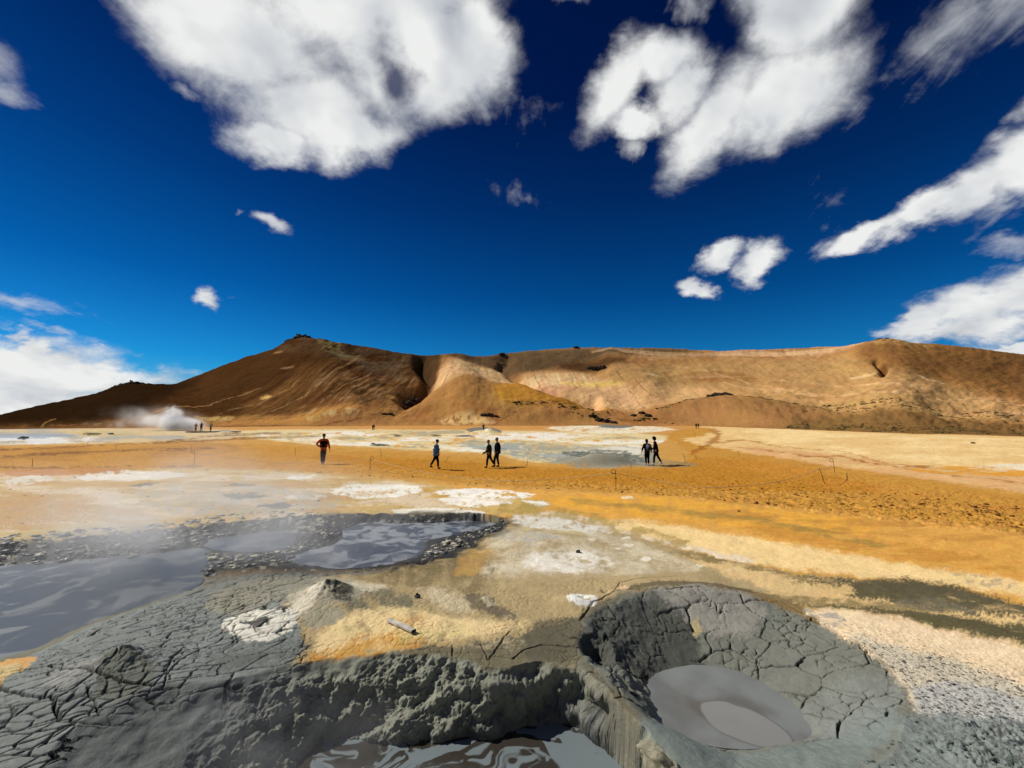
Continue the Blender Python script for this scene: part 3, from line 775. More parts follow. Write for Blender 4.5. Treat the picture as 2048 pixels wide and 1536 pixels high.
# --- crater and pit walls
inC = DRC < 0
sel = sstep(0.06, -0.10, DRC + 0.03 * nG + 0.10 * nF * sstep(1.5, 2.4, X))
def blend(mask, rgb, wet=None):
    global COL, WET
    k = np.clip(mask, 0, 1).astype(f32)
    COL = COL * (1 - k[:, None]) + np.array(srgb(*rgb), f32) * k[:, None]
    if wet is not None: WET = WET * (1 - k) + wet * k
outer = sstep(0.16, 0.0, DRC + 0.10 * nF) * (DRC < 1) * sstep(0.4, -0.4, X - 1.7)
blend(outer * 0.85, (112, 104, 84))
blend(sel, (116, 118, 108), 0.15)
paint([(1262, 1500), (1340, 1476), (1460, 1496), (1560, 1494), (1640, 1460), (1720, 1440), (1800, 1450), (1800, 1520), (1640, 1640), (1300, 1660)], (120, 130, 126), 16, 0.85, z=-0.25)
paint([(1580, 1380), (1700, 1370), (1800, 1400), (1810, 1450), (1700, 1470), (1630, 1450)], (128, 131, 126), 18, 0.6, z=-0.15)
paint([(1300, 1186), (1400, 1180), (1500, 1196), (1540, 1220), (1500, 1245), (1400, 1240), (1330, 1215)], (150, 146, 136), 9, 0.9)
paint([(1170, 1240), (1250, 1205), (1340, 1215), (1400, 1245), (1400, 1290), (1300, 1300), (1230, 1330), (1180, 1340), (1160, 1290)], (72, 74, 68), 9, 0.85, z=-0.06, wet=0.35)  # shade on the left and back crater wall painted into the mud colour
paint([(1240, 1190), (1290, 1168), (1420, 1165), (1520, 1185), (1500, 1196), (1400, 1182), (1300, 1186)], (96, 88, 70), 7, 0.85)
paint([(1380, 1225), (1400, 1215), (1410, 1240), (1385, 1245)], (196, 180, 130), 4, 0.8)
paint([(1125, 1195), (1150, 1185), (1190, 1192), (1196, 1205), (1180, 1215), (1140, 1212)], (232, 230, 220), 3.5, 0.98, warp=.6)
paint([(1158, 1196), (1180, 1195), (1184, 1204), (1164, 1204)], (160, 140, 96), 2.5, 0.8, warp=.3)
paint([(1235, 1180), (1252, 1174), (1262, 1184), (1246, 1190)], (220, 190, 150), 3.5, 0.9, warp=.3)
selN = sstep(0.02, -0.05, DRN + 0.03 * nG)
left_soft = sstep(-1.9, -2.8, X)
blend(selN, (132, 134, 120), 0.12)
blend(selN * left_soft, (100, 104, 102), 0.2)
blend(selN * sstep(0.75, 0.9, X) * 0.8, (150, 144, 122), 0.05)  # sun-facing flank between the pits painted lighter, as if lit
blend(selN * sstep(0.10, 0.0, DPN + 0.05 * nG), (84, 86, 82), 0.9)
# --- banks of the big pool
selL = sstep(0.08, -0.04, DRL + 0.10 * nF)
far_bank = selL * sstep(-0.5, 0.4, Y - 7.9 + 0.02 * X)
blend(selL * 0.5 * (Y > 7.0), (126, 124, 112), 0.25)
blend(far_bank, (40, 40, 38), 0.35)
blend(far_bank * 0.8 * sstep(0.25, 0.5, nE + 0.4 * nG) * sstep(0.3, 0.8, DPL * 2), (170, 164, 140), 0.3)
blend(selL * sstep(0.13, 0.02, DPL) * 0.8, (66, 68, 70), 0.9)
paint([(560, 1032), (640, 1026), (660, 1050), (600, 1060)], (190, 186, 170), 5, 0.6, nz=nG, thr=(0, .3))
blend(sstep(0.55, 0.0, np.abs(DRL)) * (DRL > -0.1) * (Y > 8.2) * sstep(-0.15, 0.25, nF) * 0.85, (104, 96, 72), 0.3)
paint([(-300, 1090), (0, 1062), (150, 1050), (300, 1040), (440, 1020), (520, 1015), (520, 1030), (300, 1062), (0, 1090)], (196, 176, 118), 7, 0.75, nz=nE, thr=(-.3, .1))
# speckle of the crust, strongest by the crater shoulder
spk = sstep(0.10, 0.42, fbm(X * 22, Y * 22, 3, 71, 0.7)) * sstep(0.05, .3, 0.3 - np.abs(poly_sd(U, V, [(1690, 1262), (1960, 1340), (2600, 1500), (2600, 1700), (1830, 1450), (1815, 1380)]).clip(-.0, 60)) / 60 * .3)
blend(spk * (Y > 2) * 0.6, (92, 86, 84))

# ------------------------------------------------------------------ relief of the ground
rel = np.zeros(len(X), f32)
near = (Y > 2.0) & (Y < 11) & (np.abs(X) < 1.45 * np.maximum(Y, 1))
# cracked mud: two generations of cracks, plates standing proud of them
crk_poly = [(-900, 1640), (-400, 1480), (-100, 1382), (70, 1326), (100, 1285), (250, 1212), (380, 1172), (430, 1160), (520, 1140), (640, 1140), (625, 1185), (570, 1205), (600, 1240), (620, 1290), (620, 1325), (560, 1352),
            (420, 1395), (270, 1430), (140, 1500), (60, 1660), (-900, 1900)]
m = near & (U < 700) & (V > 1100)
sd = poly_sd(U[m] + 10 * nA[m], V[m] + 10 * nB[m], crk_poly)
km = sstep(8, -10, sd) * (1 - 0.85 * np.exp(-((X[m] - wpt(245, 1350)[0]) ** 2 + (Y[m] - wpt(245, 1350)[1]) ** 2) / 0.10))
xs, ys = X[m] + 0.05 * fbm(X[m] * 3, Y[m] * 3, 3, 80), Y[m] + 0.05 * fbm(X[m] * 3 + 9, Y[m] * 3, 3, 81)
ca, sa = math.cos(0.5), math.sin(0.5)
xr, yr = xs * ca + ys * sa, -xs * sa + ys * ca
d1, e1, i1 = voro(xr * 2.1, yr * 4.3, 1)
d2, e2, i2 = voro(xr * 5.6, yr * 10.0, 2)
fade2 = sstep(-0.55, 0.05, fbm(xs * 0.9, ys * 0.9, 2, 83))
w1 = np.clip(0.024 + 0.022 * fbm(xs * 1.1, ys * 1.1, 3, 181), 0.004, 0.05)
c1 = 1 - sstep(0.3, 1.0, e1 / w1)
w2 = np.clip(0.052 + 0.05 * fbm(xs * 1.7, ys * 1.7, 3, 182), 0.004, 0.08)
c2 = (1 - sstep(0.3, 1.0, e2 / w2)) * fade2
crack = np.maximum(c1, c2 * 0.85) * km
dome = (sstep(0.0, 0.12, e2) * 0.003 * fade2 + sstep(0, 0.12, e1) * 0.005) * km
tilt = ((i1 / 255.0) - 0.5) * 0.003 * km
CR = np.zeros(len(X), f32); CR[m] = crack
rel[m] += dome + tilt - 0.024 * crack
conek = np.exp(-((X[m] - wpt(245, 1350)[0]) ** 2 + (Y[m] - wpt(245, 1350)[1]) ** 2) / 0.10)
rel[m] += conek * 0.05 * fbm(X[m] * 7, Y[m] * 7, 4, 84, 0.6)
conek2 = np.exp(-((X[m] - wpt(660, 1196)[0]) ** 2 + (Y[m] - wpt(660, 1196)[1]) ** 2) / 0.08)
rel[m] += conek2 * 0.05 * fbm(X[m] * 8, Y[m] * 8, 4, 89, 0.6)
# two long open fissures crossing the left swelling
for pts, wd in (([(-60, 1368), (0, 1375), (60, 1392), (105, 1402), (122, 1440)], 0.022), ([(100, 1330), (150, 1338), (200, 1348), (260, 1362), (310, 1372)], 0.020),
                ([(105, 1402), (180, 1350), (230, 1315), (250, 1300)], 0.012), ([(330, 1372), (345, 1330), (400, 1300)], 0.010), ([(170, 1380), (195, 1400), (200, 1430)], 0.011),
                ([(330, 1340), (335, 1320), (370, 1295)], .010)):
    wp = [at(a, b)[:2] for a, b in pts]
    q = m
    d = line_d(xs, ys, wp)
    k = 1 - sstep(wd * 0.4, wd, d)
    rel[q] -= 0.06 * k; CR[q] = np.maximum(CR[q], k)
# cracks in crater wall, on its hump and along the rims
m2 = near & (U > 1080) & (V > 1130)
xs2, ys2 = X[m2] + 0.07 * fbm(X[m2] * 2.5, Y[m2] * 2.5, 4, 85), Y[m2] + 0.07 * fbm(X[m2] * 2.5 + 5, Y[m2] * 2.5, 4, 86)
kC = sstep(0.25, -0.05, DRC[m2]) * sstep(0.02, 0.12, DPC[m2])
d3, e3, i3 = voro(xs2 * 2.0, ys2 * 2.3, 5)
d4, e4, i4 = voro(xs2 * 6.5, ys2 * 6.5, 6)
right = sstep(1.6, 2.4, X[m2])
frontside = 1 - sstep(4.3, 4.0, Y[m2])
w3 = np.clip(0.014 + 0.034 * fbm(xs2 * 1.5, ys2 * 1.5, 3, 183), 0.002, 0.05)
c3 = (1 - sstep(0.3, 1.0, e3 / w3)) * kC * frontside * sstep(0.0015, 0.005, w3)
c4 = (1 - sstep(0.3, 1.0, e4 / np.clip(0.035 + 0.06 * fbm(xs2 * 2.5, ys2 * 2.5, 3, 184), 0.004, 0.1))) * kC * right * frontside * sstep(-0.1, 0.25, fbm(xs2 * 1.6, ys2 * 1.6, 2, 88))
k = np.maximum(c3, c4 * 0.8)
rel[m2] += -0.045 * k + kC * (i3 / 255.0 - 0.5) * 0.022 * sstep(-0.9, -0.2, DRC[m2]) * frontside + 0.004 * sstep(0, 0.3, e4) * right * kC
CR[m2] = np.maximum(CR[m2], k)
# rim fissures
m3 = near & (U > 780) & (U < 1560) & (V > 1140)
for pts, wd, dp in (([(905, 1290), (906, 1312), (904, 1330)], 0.009, .05), ([(1020, 1262), (990, 1300), (978, 1320), (960, 1350)], 0.009, .04), ([(1026, 1318), (1050, 1300), (1085, 1290), (1130, 1292), (1160, 1296)], 0.012, .05),
                    ([(1160, 1240), (1185, 1205), (1228, 1182), (1260, 1178), (1330, 1178), (1400, 1172), (1450, 1182)], 0.014, .06), ([(1228, 1182), (1240, 1165), (1300, 1155), (1360, 1152)], 0.009, .04),
                    ([(990, 1312), (1030, 1318)], .007, .03), ([(1095, 1300), (1140, 1304)], .006, .03), ([(930, 1280), (960, 1290), (985, 1305)], .005, .02)):
    wp = [at(a, b)[:2] for a, b in pts]
    xx, yy = X[m3] + 0.02 * nG[m3], Y[m3] + 0.02 * nF[m3]
    d = line_d(xx, yy, wp)
    k = 1 - sstep(wd * 0.35, wd, d)
    rel[m3] -= dp * k; CR[m3] = np.maximum(CR[m3], k)
# fine crazing of the plateau
m4 = near & (U > 560) & (U < 1250) & (V > 1160) & (DRN > 0) & (DRC > 0)
d5, e5, i5 = voro(X[m4] * 9 + 0.5 * nF[m4], Y[m4] * 9 + 0.5 * nG[m4], 9)
k = (1 - sstep(0.02, 0.07, e5)) * sstep(0.0, 0.35, nF[m4] + 0.25)
rel[m4] -= 0.010 * k
# rough ground: bottom right, far bank of the pool, trodden soil
m5 = near & (U > 1250) & (V > 1380)
kr = poly_sd(U[m5], V[m5], [(1400, 1640), (1700, 1570), (1810, 1500), (1830, 1440), (2060, 1430), (2700, 1600), (2700, 2200), (1400, 2200)])
kr = sstep(20, -30, kr)
rg = 1 - np.abs(fbm(X[m5] * 4.5, Y[m5] * 4.5, 5, 90, 0.6)) * 2.0
rg = rg * sstep(-.25, .25, fbm(X[m5] * 1.4, Y[m5] * 1.4, 2, 98)) * 0.9 + 0.25 * fbm(X[m5] * 2, Y[m5] * 2, 3, 99)
rel[m5] += kr * (0.055 * rg + 0.014 * fbm(X[m5] * 14, Y[m5] * 14, 3, 91))
crust = near & (U > 1600) & (V > 1240)
rel[crust] += 0.006 * fbm(X[crust] * 20, Y[crust] * 20, 3, 92, 0.7) * sstep(0, 0.2, DRC[crust])
kb = (selL * sstep(0, 0.25, DPL) + 0.6 * sstep(0.8, 0.0, DRL) * (DRL >= 0)) * (Y > 6.8)
rg = (0.5 - np.abs(fbm(X * 0.9, Y * 2.4, 5, 93, 0.6)) * 2.2) * (0.4 + sstep(-.2, .3, fbm(X * .8, Y * .8, 2, 94)))
rel += (kb * 0.055 * rg * sstep(6.9, 7.8, Y + 0.12 * X * 0)).astype(f32) * (DPL > 0.02)
path_poly = [(-900, 925), (0, 900), (450, 890), (860, 915), (1080, 936), (1300, 938), (1400, 900), (1480, 908), (1650, 935), (2048, 995), (3000, 1110), (3000, 1260), (2048, 1075), (1500, 1010), (1230, 985), (900, 958), (740, 945), (400, 934), (0, 940), (-900, 990)]
m6 = front & (V > 880) & (V < 1260) & (Y > 6)
kp = sstep(6, -8, poly_sd(U[m6], V[m6], path_poly))
rg = fbm(X[m6] * 2.6, Y[m6] * 2.6, 4, 95, 0.65)
amp = 0.030 + 0.035 * sstep(-6, 12, V[m6] - np.interp(U[m6], [0, 740, 1230, 1500, 2048, 3000], [930, 935, 962, 975, 1020, 1200]))
rel[m6] += kp * amp * rg * 1.6 - kp * 0.05 * sstep(0.18, 0.4, rg)
cr_edge = stroke
# darker crumbs where the soil is turned
kt = np.zeros(len(X), f32); kt[m6] = kp * sstep(0.22, 0.5, rg) * sstep(0, 12, V[m6] - np.interp(U[m6], [0, 740, 1230, 1500, 2048, 3000], [932, 938, 966, 975, 1010, 1180]))
blend(kt * 0.5, (104, 66, 28))
# general small unevenness
steep = sstep(0.04, -0.03, DRN) + sstep(0.04, -0.03, DRC)
rel *= 1 - 0.8 * sstep(0.02, -0.05, DRN) * sstep(-2.0, -1.4, X)
rel += 0.006 * nG * (Y < 12) * (1 - np.clip(steep, 0, 1)) + 0.02 * fbm(X * 0.6, Y * 0.6, 3, 97) * sstep(10, 20, Y)
rel *= front
Z = Z + rel
blend(CR * 0.92, (40, 40, 38))

# push the walls of the pits about in three dimensions
Vg = np.stack([X, Y, Z], -1)
Pg = Vg.reshape(NR, NC, 3)
du = np.roll(Pg, -1, 1) - np.roll(Pg, 1, 1)
dv = np.gradient(Pg, axis=0)
Nn = np.cross(du, dv); Nn /= np.linalg.norm(Nn, axis=2, keepdims=True) + 1e-9
Nn = Nn.reshape(-1, 3); Nn *= np.sign(Nn[:, 2:3] + 1e-6)
mw = (sstep(0.03, -0.03, DRN) * sstep(-0.05, 0.05, DPN) > 0.01) | (sstep(0.05, -0.03, DRC) * sstep(-0.02, 0.05, DPC) > 0.01)
x_, y_, z_ = Vg[mw].T
wN = sstep(0.02, -0.06, DRN[mw]) * sstep(-0.03, 0.05, DPN[mw])
soft = np.maximum(sstep(-2.3, -3.0, x_), sstep(-1.2, -1.8, x_) * sstep(-0.22, -0.06, DRN[mw]))
rough = wN * (1 - 0.95 * soft) 
b1 = fbm3(x_ * 2.6, y_ * 2.6, z_ * 3.2, 3, 101)
b2 = fbm3(x_ * 9, y_ * 9, z_ * 9, 4, 104, 0.6)
b3 = np.abs(fbm3(x_ * 5, y_ * 5, z_ * 6, 3, 107, 0.6))
b4 = np.abs(fbm3(x_ * 13, y_ * 13, z_ * 15, 4, 111, 0.65))
b5 = fbm3(x_ * 3.2, y_ * 3.2, z_ * 9.0, 4, 117, 0.6)
b6 = fbm3(x_ * 27, y_ * 27, z_ * 30, 3, 119, 0.65)
dispN = rough * (0.016 * b6 + (0.10 + 0.10 * sstep(0.6, 0.9, x_)) * b1 + 0.022 * b2 - 0.035 * b3 - 0.045 * b4 + 0.035 * b5 + 0.05 * np.round(b1 * 5 + b5 * 1.5) / 5 + 0.03) + wN * soft * 0.035 * b1
wC = sstep(0.0, -0.10, DRC[mw]) * sstep(-0.02, 0.06, DPC[mw])
leftw = sstep(2.2, 1.3, x_) * sstep(4.4, 4.8, y_)
ledge = pn(z_ * 13 + 1.5 * b1, x_ * 1.2, 3)
dispC = wC * ((0.05 * b1 + 0.022 * b2 - 0.03 * b3 + 0.018 * ledge) * (0.12 + leftw * 1.0))
dd = (dispN + dispC)[:, None]
Vg[mw] += Nn[mw] * dd
Q = grid_quads(NR, NC, wrap=True)
cidx = len(Vg)
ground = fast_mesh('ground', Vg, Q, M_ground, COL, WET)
tag(ground, kind='structure')

# ------------------------------------------------------------------ mud pools
def pool_material(name, wet_rgb, scum_rgb, scum=0.5, scale=1.2, swirl=False, rough=0.12, lo=0.47, hi=0.53, blob=None):
    m = bpy.data.materials.new(name); m.use_nodes = True
    g = NT(m.node_tree); g.n.clear()
    out = g.add('ShaderNodeOutputMaterial'); b = g.add('ShaderNodeBsdfPrincipled'); g.l.new(b.outputs[0], out.inputs[0])
    P = g.add('ShaderNodeTexCoord').outputs['Object']
    if swirl:
        wv = g.noise(P, 0.9, 3, 0.5, out='Color')
        P2 = g.vec('MULTIPLY_ADD', g.vec('SUBTRACT', wv, (.5, .5, .5)), (1.7, 1.7, 0), P)
        wv2 = g.noise(P2, 2.1, 2, 0.5, out='Color')
        P2 = g.vec('MULTIPLY_ADD', g.vec('SUBTRACT', wv2, (.5, .5, .5)), (0.9, 0.9, 0), P2)
        n = g.noise(P2, scale, 3, 0.45)
    else:
        n = g.noise(P, scale, 6, 0.55, 1.2)
    f = g.maprange(n, lo, hi)
    col = g.mix(f, srgb(*wet_rgb), srgb(*scum_rgb))
    if blob:
        # the fresh upwelling in the middle of the crater: a pale tongue with a thin dark rim, browner mud beside it
        bx, by, rx, ry, rz = blob
        mpn = g.add('ShaderNodeMapping', vector_type='TEXTURE'); g.put(mpn.inputs[0], g.vec('MULTIPLY_ADD', g.vec('SUBTRACT', g.noise(P, 2.2, 2, 0.5, out='Color'), (.5, .5, .5)), (0.12, 0.12, 0), P))
        mpn.inputs[1].default_value = (bx, by, Z4); mpn.inputs[2].default_value = (0, 0, rz); mpn.inputs[3].default_value = (rx, ry, 1)
        dl = g.vec('LENGTH', mpn.outputs[0], out=1)
        col = g.mix(g.math('MULTIPLY', g.maprange(dl, 2.3, 1.0), g.maprange(g.noise(P, 1.3, 3, .5), 0.42, 0.6)), col, srgb(92, 88, 80))
        col = g.mix(g.math('MULTIPLY', g.maprange(dl, 1.10, 1.02), 0.7), col, srgb(90, 82, 72))
        col = g.mix(g.math('MULTIPLY', g.maprange(dl, 1.06, 0.95), 0.85), col, srgb(136, 137, 134))
    g.put(b.inputs['Base Color'], col)
    g.put(b.inputs['Roughness'], g.math('MULTIPLY_ADD', f, 0.30, rough))
    b.inputs['Specular IOR Level'].default_value = 0.5
    bp = g.add('ShaderNodeBump'); bp.inputs['Strength'].default_value = 0.07; bp.inputs['Distance'].default_value = 0.02
    g.put(bp.inputs['Height'], g.math('ADD', g.noise(P, 7, 4, 0.5), g.math('MULTIPLY', f, 0.5)))
    g.put(b.inputs['Normal'], bp.outputs[0])
    return m

def grow(poly, d):
    cx = sum(p[0] for p in poly) / len(poly); cy = sum(p[1] for p in poly) / len(poly)
    out = []
    n = len(poly)
    area = sum(poly[i][0] * poly[(i + 1) % n][1] - poly[(i + 1) % n][0] * poly[i][1] for i in range(n))
    s = 1 if area > 0 else -1
    for i in range(n):
        a, b = poly[i - 1], poly[(i + 1) % n]
        ex, ey = b[0] - a[0], b[1] - a[1]
        L = math.hypot(ex, ey) + 1e-9
        out.append((poly[i][0] + s * ey / L * d, poly[i][1] - s * ex / L * d))
    return out

def sheet(name, poly, z, mat, d=0.05):
    bm = bmesh.new()
    vs_ = [bm.verts.new((x, y, z)) for x, y in grow(poly, d)]
    f = bm.faces.new(vs_)
    bmesh.ops.triangulate(bm, faces=[f])
    for f in bm.faces:
        if f.normal.z < 0: f.normal_flip()
    me = bpy.data.meshes.new(name); bm.to_mesh(me); bm.free(); me.materials.append(mat)
    o = bpy.data.objects.new(name, me); C.objects.link(o)
    return tag(o, kind='structure')
M_pool = pool_material('mud_water', (78, 84, 88), (98, 105, 111), scale=1.1, rough=0.34, lo=0.50, hi=0.60)
M_poolm = pool_material('mud_water_scum', (70, 74, 78), (134, 140, 146), scale=1.7, rough=0.30, lo=0.43, hi=0.55)
M_pooln = pool_material('swirled_mud_water', (58, 54, 48), (112, 122, 126), scale=2.8, swirl=True, rough=0.14, lo=0.46, hi=0.50)
_bx, _by = wpt(1486, 1447, Z4)
M_poolc = pool_material('thick_mud', (104, 106, 103), (124, 128, 127), scale=0.9, rough=0.38, lo=0.35, hi=0.65, blob=(_bx, _by, 0.40, 0.27, -0.75))
sheet('mud_pool', PL, ZL, M_pool)
sheet('mud_pool', PB, ZL, M_pool)
sheet('mud_pool', PM, ZL, M_poolm)
sheet('mud_pool', PN, Z3, M_pooln, 0.12)
sheet('mud_pool', PC, Z4, M_poolc, 0.05)

# ------------------------------------------------------------------ hills
SKY = [(-900, 860), (-500, 852), (-200, 842), (0, 829), (60, 815), (120, 802), (180, 789), (235, 779), (300, 773), (345, 770), (380, 757), (430, 737), (480, 718), (530, 702), (570, 690), (600, 684), (640, 684), (700, 688), (740, 694), (800, 706),
       (850, 712), (900, 709), (960, 714), (1000, 709), (1060, 701), (1150, 695), (1250, 695), (1320, 696), (1400, 700), (1440, 702), (1500, 700), (1600, 696), (1700, 691), (1745, 687), (1765, 684), (1800, 684), (1850, 687), (1900, 691),
       (1960, 697), (2048, 709), (2200, 732), (2450, 770), (2800, 800)]
FOOT = [(-900, 857), (0, 857.5), (300, 856), (400, 853), (560, 850), (800, 851), (1000, 852), (1200, 849), (1350, 850), (1500, 856), (1750, 865), (2048, 873.5), (2400, 884), (2800, 895)]
RID = [(-900, 330), (0, 300), (350, 285), (600, 265), (900, 300), (1200, 310), (1700, 290), (2048, 260), (2800, 230)]
hx = np.concatenate([np.linspace(-900, -60, 90), np.linspace(-60, 2110, 980)[1:], np.linspace(2110, 2800, 70)[1:]])
ht = np.concatenate([np.linspace(-0.06, 1.0, 250), np.linspace(1.0, 1.7, 24)[1:]])
sky_r = np.interp(hx, *zip(*SKY)); foot_r = np.interp(hx, *zip(*FOOT)); ridY = np.interp(hx, *zip(*RID))
sm = np.ones(9) / 9
sky_r = np.convolve(np.pad(sky_r, 4, 'edge'), sm, 'valid') 
sky_n = 1.6 * fbm(hx / 40, hx * 0 + .5, 4, 120) + 0.9 * fbm(hx / 9, hx * 0 + 3.5, 3, 121)
elev = lambda px, row: ((SP + CP * (768 - row) / F) / (CP - SP * (768 - row) / F))           # tan of elevation per unit of y
uxh = lambda px, row: ((px - 1024) / F) / (CP - SP * (768 - row) / F)
HX, HT = np.meshgrid(hx, ht)                     # rows t, columns x
HX = HX.astype(f32); HT = HT.astype(f32)
footY = CZ / -elev(0, foot_r + 0.0)
footY = np.clip(footY, 50, 175)
footY = np.convolve(np.pad(footY, 60, 'edge'), np.hanning(123)[1:-1] / np.hanning(123).sum(), 'valid')
ridY = np.convolve(np.pad(ridY, 60, 'edge'), np.hanning(123)[1:-1] / np.hanning(123).sum(), 'valid')
st = HT * (1.30 - 0.30 * HT)
ROW = foot_r[None] + (sky_r - foot_r)[None] * np.clip(st, -0.05, 1.0) + sky_n[None] * np.clip(HT, 0, 1) ** 10
t1 = np.clip(HT, -0.1, 1.0)
HY = footY[None] + (ridY - footY)[None] * np.where(t1 > 0, t1 ** 0.9, t1)
HZ = CZ + HY * elev(0, ROW)
over = np.clip(HT - 1.0, 0, None)
zr_ = HZ[ht <= 1.0][-1][None] if True else 0
HY = HY + over * 220
HZ = np.where(over > 0, zr_ * (1 - over * 1.35) - over * 4, HZ)
HZ = HZ - np.clip(-HT, 0, 1) * 40
xr_ = uxh(HX, ROW)
hwarp = 10 * fbm(HX / 60, ROW / 22, 4, 130)
hw2 = 6 * fbm(HX / 60 + 9, ROW / 22, 4, 131)
PXh, PRh = HX + hwarp, ROW + hw2 * 0.6
R = np.zeros_like(HX)
inside = sstep(0.0, 0.08, HT) * sstep(1.0, 0.93, HT)
def ridge(pts, w, h, warp=1.0, aspect=1.0):
    global R
    qx, qy = HX + warp * hwarp, (ROW + warp * 0.6 * hw2) * aspect
    d = line_d(qx, qy, [(a, b * aspect) for a, b in pts])
    R = R + h * np.exp(-(d / w) ** 2) * inside
def mound(cx, cy, rx, ry, h, p=2.0):
    global R
    d = np.sqrt(((HX + .4 * hwarp - cx) / rx) ** 2 + ((ROW + .3 * hw2 - cy) / ry) ** 2)
    R = R + h * np.exp(-d ** p) * sstep(0.0, 0.08, HT) * sstep(1.0, 0.95, HT)
ridge([(838, 712), (846, 735), (858, 755), (868, 772), (845, 788), (812, 802)], 14, -6.5)
ridge([(1010, 716), (1005, 735), (1030, 757), (1075, 785), (1130, 800), (1190, 812)], 13, -5)
mound(930, 785, 90, 40, 6, 1.8)
ridge([(905, 738), (915, 760), (930, 800)], 40, 4)
mound(1085, 806, 115, 28, 6, 2.5)
mound(1440, 824, 150, 22, 5.5, 2.4)
mound(1150, 832, 90, 10, 2.0)
ridge([(600, 690), (650, 740), (700, 800)], 60, 5)
ridge([(1225, 712), (1235, 740), (1300, 775)], 30, 3)
ridge([(1765, 690), (1770, 730), (1790, 780)], 90, 5)
ridge([(1505 + 256, 745), (1768, 762)], 9, -3)
ridge([(250, 780), (300, 810), (340, 835)], 60, 4)
# gullies run down the slope, leaning with the ground
lean = np.interp(HX, [0, 400, 800, 900, 1100, 2048], [2.6, 2.2, 0.9, 0.2, -0.5, -2.2])
g1 = np.abs(fbm((HX + (ROW - 780) * lean) / 26, ROW / 75, 4, 140, 0.6))
g2 = fbm((HX + (ROW - 780) * lean) / 11, ROW / 60, 4, 141, 0.6)
R += inside * ((0.35 - g1) * 0.42 + 0.14 * g2) * np.interp(HX, [0, 700, 1100, 2048], [1.0, 1.2, 0.7, 0.45])
R += inside * 1.3 * fbm(HX / 120, ROW / 40, 4, 145) + inside * 0.35 * fbm(HX / 22, ROW / 7, 4, 146)
R += sstep(0.93, 1.0, HT) * 0.0
HZ = HZ + R
# colours
HC = np.empty(HX.shape + (3,), f32); HC[:] = srgb(178, 124, 66)
def hp(poly, rgb, soft=8, op=1.0, nz=None, thr=(-.2, .2), warp=1.0):
    qx, qy = HX + warp * hwarp, ROW + warp * hw2 * 0.6
    xs = [p[0] for p in poly]; ys = [p[1] for p in poly]
    m = (qx > min(xs) - 40) & (qx < max(xs) + 40) & (qy > min(ys) - 30) & (qy < max(ys) + 30)
    if not m.any(): return
    sd = poly_sd(qx[m], qy[m] , smooth_poly(poly, 1))
    k = sstep(soft, -soft, sd) * op
    if nz is not None: k = k * sstep(thr[0], thr[1], nz[m])
    HC[m] = HC[m] * (1 - k[:, None]) + np.array(srgb(*rgb), f32) * k[:, None]
hS = fbm((HX + (ROW - 780) * lean) / 34, ROW / 110, 5, 150, 0.65)
hS2 = fbm((HX + (ROW - 780) * lean) / 9, ROW / 70, 4, 151, 0.65)
hN = fbm(HX / 60, ROW / 24, 5, 152, 0.6)
hH = fbm(HX / 160, ROW / 9, 5, 153, 0.6)
hB = fbm(HX / 12, ROW / 8, 4, 154, 0.6)
hp([(-1000, 600), (600, 600), (860, 700), (850, 780), (780, 815), (600, 830), (420, 850), (-1000, 870)], (80, 50, 22), 20)  # left hill: dark brown soil, with a cloud shadow painted into it
hp([(-1000, 600), (340, 600), (400, 740), (330, 800), (260, 860), (-1000, 870)], (42, 27, 12), 22)  # left end painted darker still, as part of that cloud shadow
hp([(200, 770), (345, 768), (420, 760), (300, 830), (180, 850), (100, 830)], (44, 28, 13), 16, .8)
hp([(560, 760), (700, 740), (840, 750), (850, 785), (780, 815), (640, 828), (500, 835), (480, 800)], (136, 92, 46), 20, 0.75, hS + .3 * hN, (-.6, .5))
hp([(620, 760), (760, 745), (850, 760), (850, 785), (760, 812), (640, 825)], (176, 134, 88), 12, 0.55, hS2 + .6 * hN, (-.1, .5))
hp([(560, 690), (640, 680), (760, 695), (840, 710), (845, 750), (760, 750), (640, 730), (560, 710)], (104, 76, 48), 14, .8, hN, (-.4, .2))
hp([(630, 690), (680, 690), (700, 712), (650, 718), (630, 706)], (150, 130, 76), 6, 0.75, hB, (-.3, .2))
hp([(660, 700), (740, 705), (830, 730), (800, 770), (700, 740)], (120, 94, 68), 10, 0.7, hN, (-.2, .3))
for pl, c in (([(515, 794), (530, 786), (545, 792), (530, 798)], (226, 184, 100)), ([(560, 742), (590, 740), (580, 746)], (170, 126, 84)), ([(545, 712), (570, 711), (560, 716)], (170, 126, 70)), ([(770, 797), (800, 795), (790, 802)], (206, 160, 80)),
              ([(600, 830), (640, 826), (620, 833)], (210, 170, 110)), ([(625, 718), (720, 716), (705, 726)], (138, 120, 76))):
    hp(pl, c, 3, 0.9)
hp([(340, 858), (400, 842), (560, 832), (700, 826), (780, 826), (720, 838), (600, 846), (460, 852)], (196, 138, 66), 6, 0.95)
hp([(380, 846), (450, 836), (470, 838), (420, 848)], (228, 186, 104), 3, 0.9)
hp([(590, 840), (680, 832), (740, 835), (700, 842)], (222, 190, 120), 3, 0.8, hB, (-.2, .2))
